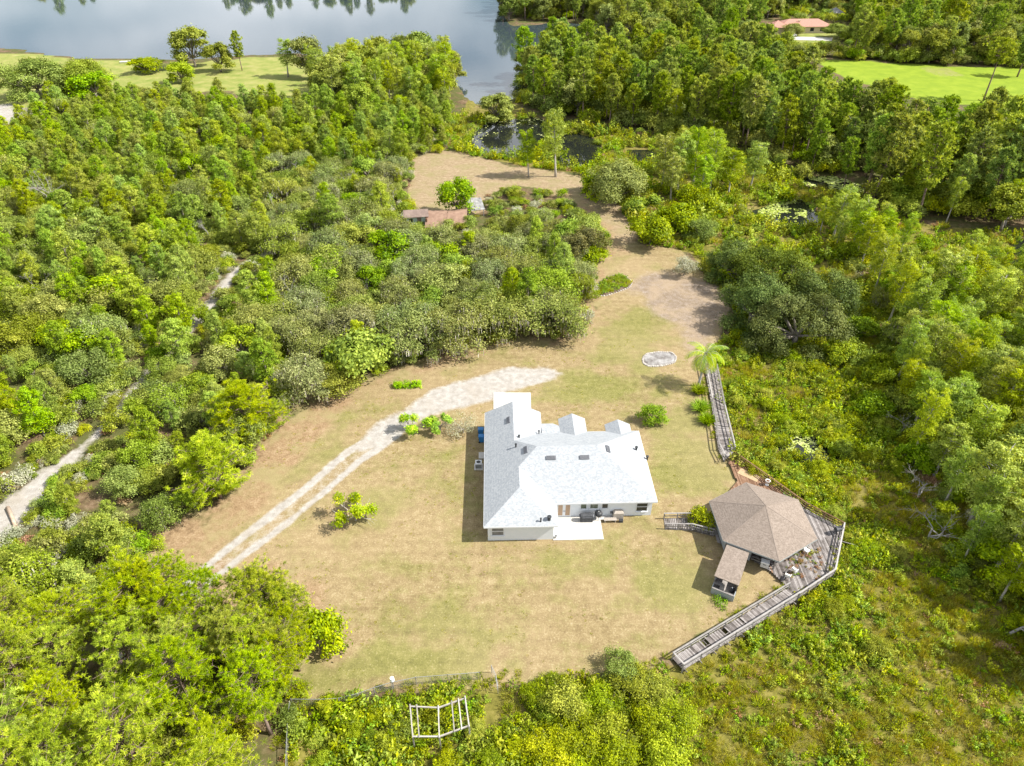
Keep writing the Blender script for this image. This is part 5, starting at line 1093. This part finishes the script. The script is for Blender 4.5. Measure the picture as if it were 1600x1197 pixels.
HZI = height(np.array([t[:2] for t in indiv])); 
for t, h in zip(indiv, HZI):
    x, y, kd, var, s, rot, lb, grp, sxy = t; p = PK[kd][var]; nm, cat_ = NAMES[kd]
    o = empty(nm, (x, y, h-.03), rot, near_phrase(t), cat_, grp, (s*sxy, s*sxy, s))
    for k in ('trunk', 'crown', 'moss'):
        if k in p:
            q_ = mesh_obj(k, p[k], o)
            if k == 'moss': q_['kind'] = 'stuff'
print('TREES', len(indiv), len(mass), {k: len(v) for k, v in bycat.items()})

def join_meshes(name, ms):
    me = bpy.data.meshes.new(name); V, loops, ls, lt, mi, lv, tn = [], [], [], [], [], [], []; nv = nl = 0
    for k, m_ in enumerate(ms):
        n = len(m_.vertices); a = np.empty(n*3, np.float32); m_.vertices.foreach_get('co', a); V.append(a)
        l = np.empty(len(m_.loops), np.int32); m_.loops.foreach_get('vertex_index', l); loops.append(l+nv)
        p_ = len(m_.polygons); s_ = np.empty(p_, np.int32); m_.polygons.foreach_get('loop_start', s_); t_ = np.empty(p_, np.int32); m_.polygons.foreach_get('loop_total', t_)
        ls.append(s_+nl); lt.append(t_); mi.append(np.full(p_, k, np.int32)); nv += n; nl += len(l)
        for nm_, dst in (('lv', lv), ('tone', tn)):
            b_ = np.zeros(p_, np.float32)
            if nm_ in m_.attributes: m_.attributes[nm_].data.foreach_get('value', b_)
            dst.append(b_)
        me.materials.append(m_.materials[0])
    V, loops, ls, lt, mi, lv, tn = map(np.concatenate, (V, loops, ls, lt, mi, lv, tn))
    me.vertices.add(nv); me.loops.add(nl); me.polygons.add(len(ls)); me.vertices.foreach_set('co', V); me.loops.foreach_set('vertex_index', loops)
    me.polygons.foreach_set('loop_start', ls); me.polygons.foreach_set('loop_total', lt); me.polygons.foreach_set('material_index', mi); me.update(calc_edges=True)
    for nm_, v_ in (('lv', lv), ('tone', tn)): me.attributes.new(nm_, 'FLOAT', 'FACE').data.foreach_set('value', v_)
    return me
def scatter(name, label, cat, protos, pts, scl, idx, tilt=0.0):
    """one object of many plants: the points of a mesh, each carrying a plant mesh"""
    col = bpy.data.collections.new(name+'_plants')
    for k, m_ in enumerate(protos): col.objects.link(bpy.data.objects.new('%s_kind_%03d' % (name, k), m_))
    n = len(pts); me = bpy.data.meshes.new(name); me.vertices.add(n); me.vertices.foreach_set('co', np.asarray(pts, np.float32).ravel())
    me.attributes.new('scl', 'FLOAT_VECTOR', 'POINT').data.foreach_set('vector', np.repeat(np.asarray(scl, np.float32)[:, None], 3, 1).ravel() if np.ndim(scl) == 1 else np.asarray(scl, np.float32).ravel())
    rot = np.column_stack([rng.normal(size=n)*tilt, rng.normal(size=n)*tilt, rng.random(n)*6.283]).astype(np.float32)
    me.attributes.new('rot', 'FLOAT_VECTOR', 'POINT').data.foreach_set('vector', rot.ravel())
    me.attributes.new('idx', 'INT', 'POINT').data.foreach_set('value', np.asarray(idx, np.int32))
    o = tag(mesh_obj(name, me), label, cat, kind='stuff')
    ng = bpy.data.node_groups.new(name+'_scatter', 'GeometryNodeTree'); ng.interface.new_socket('Geometry', in_out='INPUT', socket_type='NodeSocketGeometry'); ng.interface.new_socket('Geometry', in_out='OUTPUT', socket_type='NodeSocketGeometry')
    N = ng.nodes; gi, go, ip, ci = N.new('NodeGroupInput'), N.new('NodeGroupOutput'), N.new('GeometryNodeInstanceOnPoints'), N.new('GeometryNodeCollectionInfo')
    ci.inputs['Collection'].default_value = col; ci.inputs['Separate Children'].default_value = True; ci.inputs['Reset Children'].default_value = True
    ip.inputs['Pick Instance'].default_value = True
    def na(nm_, typ):
        a = N.new('GeometryNodeInputNamedAttribute'); a.data_type = typ; a.inputs['Name'].default_value = nm_; return a.outputs['Attribute']
    L = ng.links; L.new(gi.outputs[0], ip.inputs['Points']); L.new(ci.outputs[0], ip.inputs['Instance']); L.new(na('idx', 'INT'), ip.inputs['Instance Index'])
    L.new(na('scl', 'FLOAT_VECTOR'), ip.inputs['Scale']); L.new(na('rot', 'FLOAT_VECTOR'), ip.inputs['Rotation']); L.new(ip.outputs[0], go.inputs[0])
    md = o.modifiers.new('scatter', 'NODES'); md.node_group = ng; return o
wood = {}
for t in mass: wood.setdefault(t[7], []).append(t)
for grp, L_ in wood.items():
    keys = sorted({(t[2], t[3]) for t in L_}); pm_ = [join_meshes('tree', [PK[k][v][q] for q in ('trunk', 'crown', 'moss') if q in PK[k][v]]) for k, v in keys]
    P = np.array([t[:2] for t in L_]); h = height(P)
    scatter('woodland', 'distant canopy of the '+grp.replace('trees of the ', '').replace('pines ', 'pine stand '), 'woodland', pm_, np.column_stack([P, h-.03]), np.array([t[4] for t in L_]), [keys.index((t[2], t[3])) for t in L_])
# ------------------------------------------------------------------ weeds, reeds, undergrowth
def weed_proto(seed, h, rad, stems, per, mat, L_=.11, W_=.04):
    r = np.random.default_rng(seed); c, n = [], []
    for _ in range(stems):
        a = r.random()*6.283; b = np.array((math.cos(a), math.sin(a), 0))*rad*.45*r.random(); d = unit(np.array((math.cos(a)*.45, math.sin(a)*.45, 1))+r.normal(size=3)*.2); hh = h*(.55+.5*r.random())
        for q in range(per):
            u = .15+.85*(q+r.random())/per; th = r.random()*6.283; o = np.array((math.cos(th), math.sin(th), .15))*(.05+.12*(1-u*.5))*min(1.6, h); c.append(b+d*hh*u+o); n.append(unit(o*2+np.array((0, 0, .5))+r.normal(size=3)*.5))
    c, n = np.array(c), np.array(n); k = len(c); V, F = kites(c, n, L_*(.7+.6*r.random(k)), W_*(.7+.6*r.random(k)), r); tone = np.repeat(r.random(stems), per)
    return leafmesh('weed', V, F, r.random(k), tone, LM[mat])
def tuft_proto(seed, h, rad, n, mat, w=.03):
    r = np.random.default_rng(seed); a = r.random(n)*6.283; rr = rad*np.sqrt(r.random(n)); b = np.column_stack([rr*np.cos(a), rr*np.sin(a), np.zeros(n)]); d = unit(np.column_stack([np.cos(a)*.5, np.sin(a)*.5, np.ones(n)])+r.normal(size=(n, 3))*.3)
    ln = (h*(.5+.7*r.random(n)))[:, None]; s = unit(np.cross(d, r.normal(size=(n, 3))))*w; tip = b+d*ln
    V = np.stack([b-s, b+s, tip+s*.25, tip-s*.25], 1).reshape(-1, 3); return leafmesh('tuft', V, np.arange(4*n).reshape(n, 4), r.random(n), r.random(n), LM[mat])
WEED = [weed_proto(400+i, 1.0, .7, 10, 15, 'willow', .10, .045) for i in range(4)]; FERN = [weed_proto(410+i, .8, .7, 9, 13, 'fern', .10, .045) for i in range(3)]
TUFT = [tuft_proto(420+i, .6, .6, 130, 'goldgrass', .02) for i in range(3)]; GTUFT = [tuft_proto(430+i, .6, .5, 80, 'willow') for i in range(2)]; DRYW = [weed_proto(440+i, .7, .6, 7, 10, 'dry') for i in range(2)]
def sample(x0, x1, y0, y1, dens):
    n = int((x1-x0)*(y1-y0)*dens); return np.column_stack([rng.uniform(x0, x1, n), rng.uniform(y0, y1, n)])
def visible(P, m=.84): 
    fz = P[:, 1]*CP+CAM_H*SP; return np.abs(P[:, 0])/fz < m
def noveg(P):
    k = sdf(P, DECK) < .15
    for A__, w in (((G(1234.5,910.6,ZR)+G(1252,924,ZR))/2, (G(1052.5,1019.5,ZR)+G(1068.5,1037,ZR))/2),): k &= dline(P, [A__, w]) > 1.05
    k &= dline(P, [G(1140,713,ZD), G(1134,700,ZD), G(1121,635,ZD), G(1109,569,ZD)]) > 1.0
    return k
def marsh_scatter(name, label, x0, x1, y0, y1, dens, sbase):
    P = sample(x0, x1, y0, y1, dens); f = fields(P); P_ok = visible(P) & (sdf(P, MARSH) > .3) & (f['water'] < -.2) & noveg(P) & (dline(P, [G(780,1050), G(776,1090), G(765,1130)]) > .7); P = P[P_ok]
    a = vnoise(P, 7, 31)*.6+vnoise(P, 2.5, 32)*.4; b = vnoise(P, 14, 33)*.65+vnoise(P, 4, 34)*.35
    px = 800+FPX*P[:, 0]/(P[:, 1]*CP+CAM_H*SP)
    shade = sstep(px, 1330, 1480)*sstep(-P[:, 1], -105, -80); lush = np.maximum(sstep(-px, -1050, -900), sstep(P[:, 1], 62, 75)*.6)      # near the lawn foot and behind the gazebo it grows thicker
    lf = a+.20*lush-.16*shade-.03
    u = rng.random(len(P)); idx = np.full(len(P), -1)
    leafy = (lf > .44)
    idx[leafy & (u < .62)] = 0; idx[leafy & (u >= .62) & (u < .95)] = 1; idx[leafy & (u >= .95)] = 4; idx[leafy & (lf > .56) & (u > .955)] = 5
    idx[~leafy & (u < .36)] = 2; idx[~leafy & (u >= .36) & (u < .46)] = 3; idx[~leafy & (u >= .46) & (u < .70)] = 0; idx[~leafy & (u >= .70) & (u < .76)] = 1; idx[~leafy & (u >= .76) & (u < .79)] = 4
    k = idx >= 0; P, idx, lf = P[k], idx[k], lf[k]
    cnt = [4, 3, 3, 2, 2, 3]; st = np.cumsum([0]+cnt); var = np.array([st[i]+rng.integers(0, cnt[i]) for i in idx])
    s = sbase*np.where(np.isin(idx, (0, 1)), (.45+1.1*rng.random(len(P))**2)*(.75+1.6*np.clip(lf-.42, 0, .4)), .5+.5*rng.random(len(P))); s = np.where(idx == 5, .38+.3*rng.random(len(P)), s)
    scatter(name, label, 'weeds', WEED+FERN+TUFT+GTUFT+DRYW+[PK['wilshrub'][q]['crown'] for q in range(3)], np.column_stack([P, height(P)-.02]), s, var, .12)
    return len(P)
n1 = marsh_scatter('marsh_weeds', 'thick yellow-green weeds and golden grass covering the marsh beside the gazebo', -38, 95, 22, 112, 3.7, 1.1)
n2 = marsh_scatter('marsh_weeds', 'green reeds and bushes of the far marsh around the lily pools', -30, 170, 112, 235, .55, 2.0)
# undergrowth of the wood
P = sample(-190, 60, 40, 290, .17); f = fields(P); k = visible(P) & pin(P, GP([(-420,250),(-100,172),(60,176),(240,158),(690,160),(715,190),(690,222),(760,300),(900,300),(965,390),(935,440),(925,505),(860,540),(700,560),(540,610),(420,690),(270,858),(215,960),(-420,1000)])) & (sdf(P, LAWN) < -.3) & (f['track'] < .25)
P = P[k]; UG = [oak_proto(450+i, 2.2, 1.6, 1800, 9, 'oak', .11, .06, BARK, 0, .3, 9, .34, .34, .5, .05)['crown'] for i in range(2)]+[shrub_proto(455, 1.6, 1.3, 1400, 'willow', 9, .10, .05)['crown'], shrub_proto(456, 1.8, 1.3, 1400, 'broad', 9, .10, .055)['crown'], shrub_proto(457, 1.5, 1.2, 1200, 'grey', 9, .10, .04)['crown'], shrub_proto(458, 1.2, 1.1, 450, 'dry', 7, .13, .06)['crown']]+GTUFT
ui = rng.choice(len(UG), len(P), p=[.22, .22, .14, .14, .12, .05, .06, .05]); scatter('undergrowth', 'tangled low undergrowth between the trees beside the sandy track', 'undergrowth', UG, np.column_stack([P, height(P)-.05]), .6+.7*rng.random(len(P)), ui, .1)
P = sample(-75, -30, 45, 150, .9); f = fields(P); k = (pin(P, EX_T1) | pin(P, EX_T2)) & (f['track'] < .3) & (vnoise(P, 4, 91) > .3); P = P[k]; ui = rng.choice(len(UG), len(P), p=[.2, .2, .16, .14, .12, .08, .06, .04]); scatter('undergrowth', 'low scrub lining both sides of the sandy track', 'undergrowth', UG, np.column_stack([P, height(P)-.05]), .3+.45*rng.random(len(P)), ui, .1)
# undergrowth of the pine grove and of the marsh-edge trees
P = np.vstack([sample(-75, -5, 20, 52, .35), sample(35, 130, 30, 130, .28)]); f = fields(P); zb = pin(P, ZB_) | pin(P, GP([(440,1060),(470,1100),(440,1300),(300,1300),(380,1100)])); zc = pin(P, ZC_) | pin(P, ZC2)
k = visible(P) & (f['water'] < -.5) & ((zb & (rng.random(len(P)) < .42)) | zc) & (f['track'] < .2) & (f['sand'] < .2); P = P[k]
ui = rng.choice(len(UG), len(P), p=[.16, .16, .2, .26, .04, .06, .07, .05]); scatter('undergrowth', 'green undergrowth beneath the pine grove and the marsh-edge trees', 'undergrowth', UG, np.column_stack([P, height(P)-.05]), .5+.7*rng.random(len(P)), ui, .1)
# undergrowth of the far stand
P = np.vstack([sample(0, 260, 150, 330, .05), sample(0, 480, 290, 640, .016)]); k = visible(P) & (pin(P, ZD_) | (pin(P, ZE_) & ~pin(P, PASTURE) & ~pin(P, YARD))); P = P[k]; P = P[fields(P)['water'] < -.5]; ui = rng.choice(4, len(P)); scatter('undergrowth', 'bushes at the feet of the tall pines behind the marsh', 'undergrowth', UG[:4], np.column_stack([P, height(P)-.05]), 1.5+1.4*rng.random(len(P)), ui, .1)
# fringe where the lawn meets the weeds and in the grassy bed
P = sample(-40, 45, 28, 90, 1.6); d = sdf(P, MARSH); k = (np.abs(d) < .8) & noveg(P) & (sdf(P, np.array(hpoly(pat))) < -.2); P = P[k]; ui = rng.choice(2, len(P)); scatter('grass_fringe', 'ragged grass fringe where the lawn meets the weeds', 'grass', GTUFT, np.column_stack([P, height(P)-.02]), .4+.4*rng.random(len(P)), ui, .15)
P = sample(BED1[:, 0].min(), BED1[:, 0].max(), BED1[:, 1].min(), BED1[:, 1].max(), 5); P = P[sdf(P, BED1) > .35]; ui = rng.choice(4, len(P)); scatter('bed_grass', 'green grass and weeds growing in the oval stone-edged bed', 'grass', GTUFT+FERN[:2], np.column_stack([P, np.full(len(P), .22)]), .5+.5*rng.random(len(P)), ui, .15)
P = sample(-45, 32, 30, 100, 1.1); f = fields(P); k = (f['lawn'] > .9) & (f['sand'] < .1) & (sdf(P, DECK) < 0) & ~pin(P, np.array(hpoly([(-.3,-.3),(21,-.3),(21,21),(-.3,21)]))) & (vnoise(P, 3, 77) > .52) & (sdf(P, np.array(hpoly(pat))) < -.2); P = P[k]
LT = [tuft_proto(460, .10, .16, 26, 'willow', .016), tuft_proto(461, .10, .18, 26, 'goldgrass', .016), tuft_proto(462, .08, .14, 22, 'goldgrass', .016)]
scatter('lawn_tufts', 'scattered coarse grass tufts in the dry lawn', 'grass', LT, np.column_stack([P, height(P)]), .5+.6*rng.random(len(P)), rng.choice(3, len(P)), .1)
# dry vines over the deck corner
P = np.array([G(px, py, ZD) for px, py in zip(rng.uniform(1225, 1285, 90), rng.uniform(858, 905, 90))]); P = P[(sdf(P, DECK) > .2)]; scatter('dry_vines', 'dry brown and green vines sprawling over the deck corner', 'vines', DRYW+[weed_proto(470, .35, .8, 8, 9, 'goldgrass'), weed_proto(471, .3, .8, 8, 9, 'fern')], np.column_stack([P, np.full(len(P), ZD+.02)]), .3+.35*rng.random(len(P)), rng.choice(4, len(P)), .4)
# lily pads
def lilies(poly, n, label, r0=.16, r1=.34, hole=None, z=-.965):
    P = np.column_stack([rng.uniform(poly[:, 0].min(), poly[:, 0].max(), n), rng.uniform(poly[:, 1].min(), poly[:, 1].max(), n)]); P = P[sdf(P, poly) > -.8]
    if hole is not None: P = P[(sdf(P, hole) < 0) | (rng.random(len(P)) < .10)]
    P = P[vnoise(P, 3, 55) > .33]; m = len(P); R_ = rng.uniform(r0, r1, m); a = np.arange(7)*6.283/7.6; th = rng.random(m)*6.283
    V = np.stack([np.column_stack([P[:, 0]+R_*np.cos(th+q), P[:, 1]+R_*np.sin(th+q), np.full(m, z)+rng.random(m)*.03+.02*rng.random(m)]) for q in a], 1).reshape(-1, 3)
    tag(mesh_obj('lily_pads', leafmesh('lily_pads', V, np.arange(7*m).reshape(m, 7), rng.random(m), rng.random(m), LM['lily'])), label, 'lily pads', kind='stuff')
lilies(POND3, 420, 'pale lily pads floating on the small pool behind the gazebo', .09, .2); lilies(POND2, 1900, 'pale lily pads ringing the dark pool beyond the live oak', .13, .32, GP([(1196,346),(1218,328),(1240,320),(1258,334),(1256,350),(1236,355),(1208,350)]))
lilies(POND, 700, 'lily pads along the edge of the pond', .18, .36, GP([(738,226),(775,194),(832,188),(848,194),(850,220),(835,238),(790,239)])*1.0); lilies(CHAN, 700, 'lily pads covering the narrow channel below the pines', .2, .4)

# ------------------------------------------------------------------ ruined shed in the wood, dock, far house, odds and ends
M['corr'] = flat_mat('grey_sheet', (0.10, 0.098, 0.095), (0.34, 0.335, 0.33), 1.2, 0.6, 0.2); M['teal'] = flat_mat('pale_teal_paint', (0.36, 0.45, 0.44), (0.50, 0.58, 0.56), 2, 0.8, 0.2); M['rust'] = flat_mat('rusty_roof', (0.19, 0.115, 0.08), (0.32, 0.21, 0.15), .8, 0.85, 0.3)
M['duskroof'] = flat_mat('old_brown_roof', (0.14, 0.10, 0.085), (0.24, 0.18, 0.15), 1.0, 0.9, 0.3); M['cream'] = flat_mat('cream_stucco', (0.55, 0.45, 0.32), (0.66, 0.56, 0.42), 1.5, 0.9, 0.1)
x, y = G(651, 349); rs = empty('ruined_shed', (x, y, 0), .15, 'old shed with brown gable roof and pale teal walls half hidden in the wood', 'shed')
MB().box((0, 0, 1.15), (4.6, 3.2, 2.3)).build('wall', M['teal'], rs); slab([[(-2.7,-1.9,2.2),(2.7,-1.9,2.2),(2.7,0,3.2),(-2.7,0,3.2)], [(2.7,1.9,2.2),(-2.7,1.9,2.2),(-2.7,0,3.2),(2.7,0,3.2)]], .1).build('roof', M['duskroof'], rs)
MB().add([(-2.3,-1.6,2.25),(-2.3,1.6,2.25),(-2.3,0,3.1),(2.3,-1.6,2.25),(2.3,1.6,2.25),(2.3,0,3.1)], [(0,1,2),(3,5,4)]).build('gable', M['teal'], rs); MB().box((.6, -1.62, 1.0), (.9, .06, 1.9)).build('door', M['duskroof'], rs); MB().box((-1.2, -1.62, 1.4), (.8, .06, .7)).build('window', M['glassdark'], rs)
x, y = G(698, 352); cr2 = empty('collapsed_barn', (x, y, 0), .05, 'collapsed barn with sagging salmon rust-brown roof beside the teal shed', 'barn')
rp = [[(-4.6,-2.4,.6),(0,-3.2,.5),(.2,.6,2.6),(-4.5,1.0,2.5)], [(.05,-3.2,.45),(4.4,-2.0,1.5),(4.6,1.6,2.9),(.25,.6,2.55)], [(-4.5,1.05,2.45),(.2,.65,2.55),(.3,4.2,1.9),(-4.4,4.2,1.8)], [(.3,.65,2.5),(4.6,1.65,2.8),(4.6,4.6,2.2),(.35,4.2,1.85)]]
for q in rp: slab([q], .08).build('roof_panel', M['rust'], cr2)
MB().box((0, 3.6, .8), (8, .15, 1.6)).box((-4.2, 1.2, 1.0), (.15, 4.8, 2.0)).box((4.3, 1.6, 1.1), (.15, 4.8, 2.2)).build('wall', M['redwood'], cr2)
x, y = G(742, 335); ls_ = empty('sheet_metal_lean_to', (x, y, 0), .3, 'tilted grey sheet metal lean-to at the end of the collapsed barn', 'shed')
for k in range(4): slab([[(-2+k*1.0,-1.6,1.6),(-1.03+k*1.0,-1.6,1.6),(-1.03+k*1.0,1.8,3.4-.1*k),(-2+k*1.0,1.8,3.4-.1*k)]], .05).build('metal_sheet', M['corr'], ls_)
for sx in (-1.8, 1.7):
    for sy, h in ((-1.4, 1.6), (1.6, 3.2)): MB().box((sx, sy, h/2), (.14, .14, h)).build('post', M['wood'], ls_)
x, y = G(432, 543); tk = empty('water_tank', (x, y, 0), 0, 'dark green upright tank half hidden among the grey-topped oaks', 'tank'); MB().lathe([(.9, 0), (.95, .1), (.95, 2.6), (.8, 2.9), (.25, 3.05), (.02, 3.08)], 18).build('body', flat_mat('green_tank', (0.02, 0.09, 0.075), (0.035, 0.13, 0.11), 3, 0.5, 0.05), tk, smooth=True); MB().lathe([(.25, 3.05), (.25, 3.15), (.02, 3.17)], 12).build('lid', M['dark'], tk)
# old dock among the cypresses
dk = empty('old_dock', (0, 0, 0), 0, 'broken grey wooden dock platform among the slim cypresses', 'dock'); c0 = G(1430, 446, -.2)
for k in range(26): board('plank', (c0[0]-3.2+k*.25, c0[1]-2.4, -.25+rg.uniform(-.05, .05)), (c0[0]-3.2+k*.25+.3, c0[1]+2.4, -.25+rg.uniform(-.1, .1)), .22, .05, dk, M['rail'])
for sx in (-3, 0, 3):
    for sy in (-2.2, 2.2): board('post', (c0[0]+sx, c0[1]+sy, -1.3), (c0[0]+sx, c0[1]+sy, .6), .14, .14, dk, M['wood'], (1, 0, 0))
    board('joist', (c0[0]+sx, c0[1]-2.3, -.38), (c0[0]+sx, c0[1]+2.3, -.38), .1, .16, dk)
board('rail', (c0[0]-3, c0[1]+2.2, .6), (c0[0]+3, c0[1]+2.2, .6), .12, .05, dk, M['rail'])
# far house and its summerhouse
x, y = G(1252, 47); fh = empty('far_house', (x, y, hz(x, y)), .05, 'distant cream house with terracotta hip roof beyond the pines', 'house')
def hip(mb, x0, x1, y0, y1, z, p=.42):
    d = (y1-y0)/2; ym_ = (y0+y1)/2; zt = z+p*d; a, b, c_, d_ = (x0,y0,z),(x1,y0,z),(x1,y1,z),(x0,y1,z); e, g = (x0+d,ym_,zt),(x1-d,ym_,zt); mb.add([a,b,c_,d_,e,g], [(0,1,5,4),(1,2,5),(2,3,4,5),(3,0,4),(3,2,1,0)]); return mb
MB().box((0, 0, 1.5), (26, 11, 3.0)).box((-14, -3, 1.5), (8, 9, 2.98)).build('wall', M['cream'], fh); r1 = hip(MB(), -13.6, 13.6, -6.3, 6.3, 3.0).build('roof', M['terracotta'], fh); hip(MB(), -19, -9, -8.2, 2.2, 3.02, .5).build('wing_roof', M['terracotta'], r1)
MB().box((-3, -2.5, 5.2), (1.4, .5, .5)).build('chimney', M['cream'], r1)
for wx in (-6, -1.5, 3, 8): w_ = MB().box((wx, -5.52, 1.6), (1.8, .1, 1.5)).build('window', M['glassdark'], fh); MB().box((wx, -5.6, .8), (2.0, .12, .1)).build('sill', M['trim'], w_)
MB().box((11, -5.52, 1.1), (1.1, .1, 2.1)).build('door', M['doorbrown'], fh)
x, y = G(1303, 27); fg = empty('summerhouse', (x, y, hz(x, y)), 0, 'small open summerhouse with pale metal roof behind the far house', 'summerhouse')
for sx in (-3, 3):
    for sy in (-3, 3): MB().box((sx, sy, 1.5), (.3, .3, 3)).build('post', M['wood'], fg)
MB().add([(-4,-4,3),(4,-4,3),(4,4,3),(-4,4,3),(0,0,5.4)], [(0,1,4),(1,2,4),(2,3,4),(3,0,4),(3,2,1,0)]).build('roof', M['corr'], fg)
yd = [G(1205, 60), G(1300, 62), G(1302, 57), G(1210, 55)]; hzz = hz(*yd[0]); tag(mesh_obj('far_drive', MB().prism([tuple(p) for p in yd], hzz-.6, hzz+.12).mesh('far_drive', M['conc'])), kind='structure')
def vehicle(px, py, rz, label):
    x, y = G(px, py); t = empty('parked_van', (x, y, hz(x, y)+.12), rz, label, 'van'); body = [(-2.5,.45),(-2.5,1.2),(-2.35,2.0),(.9,2.05),(1.5,1.25),(2.4,1.1),(2.5,.45)]; n = len(body)
    MB().add([(a, -.95, b) for a, b in body]+[(a, .95, b) for a, b in body], [tuple(range(n)), tuple(range(n, 2*n))[::-1]]+[(i, n+i, n+(i+1) % n, (i+1) % n) for i in range(n)]).build('body', M['whitep'], t)
    for sx in (-1.6, 1.6):
        for sy in (-.9, .9): w_ = MB().tube([(sx, sy-.12, .36), (sx, sy+.12, .36)], .36, 14).build('wheel', M['dark'], t)
    for sy in (-.96, .96): MB().box((-.3, sy, 1.6), (2.0, .02, .5)).build('window', M['glassdark'], t)
    MB().add([(.98,-.8,1.98),(.98,.8,1.98),(1.48,.8,1.32),(1.48,-.8,1.32)], [(0,3,2,1)]).build('windscreen', M['glassdark'], t)
vehicle(1236, 56, .3, 'white van parked before the far terracotta-roofed house')
x, y = G(196, 96); bt = empty('rowing_boat', (x, y, hz(x, y)-.05), .2, 'small white boat pulled up on the lake meadow shore', 'boat')
rings = [(-2.2, .75, .0), (-1, .9, 0), (.6, .85, 0), (1.8, .5, .15), (2.6, .05, .3)]; V = []
for xx, w_, z_ in rings: V += [(xx, -w_, z_+.65), (xx, -w_*.7, z_+.05), (xx, w_*.7, z_+.05), (xx, w_, z_+.65), (xx, w_*.85, z_+.6), (xx, -w_*.85, z_+.6)]
F = [(i*6+k, (i+1)*6+k, (i+1)*6+k+1, i*6+k+1) for i in range(4) for k in range(3)]+[(0, 1, 2, 3), (24, 27, 26, 25)]
MB().add(V, F).build('hull', M['whitep'], bt)
for xx in (-1.2, .4): MB().box((xx, 0, .45), (.3, 1.5, .05)).build('seat', M['beige'], bt)
def log(p0, p1, rad, label, mat=DEADB):
    a, b = G(*p0), G(*p1); za, zb = hz(*a)+rad*.9, hz(*b)+rad*.9; t = empty('fallen_log', (*a, 0), 0, label, 'log'); d = b-a; r = np.random.default_rng(int(p0[0])+3)
    MB().tube([(0, 0, za), (d[0]*.5+.05, d[1]*.5, (za+zb)/2), (d[0], d[1], zb)], [rad, rad*.9, rad*.7], 9).build('trunk', mat, t, smooth=True)
    for k in range(4): u = .5+.5*r.random(); e = np.array((d[0]*u, d[1]*u, za)); MB().tube([e, e+unit(r.normal(size=3)+np.array((0, 0, .6)))*.9], [rad*.3, .02], 5).build('branch', mat, t)
log((13,795), (30,838), .24, 'thick pale log lying across the sandy track', flat_mat('tan_log', (0.34, 0.24, 0.17), (0.52, 0.40, 0.30), 2, .9, .3)); log((68,680), (93,705), .13, 'pale fallen trunk in the scrub beside the sandy track'); log((2,742), (26,762), .11, 'thin pale fallen trunk at the edge of the sandy track'); log((120,668), (100,690), .09, 'grey broken branch beside the sandy track')
log((1300,880), (1352,905), .08, 'thin bare branch lying in the marsh below the deck')
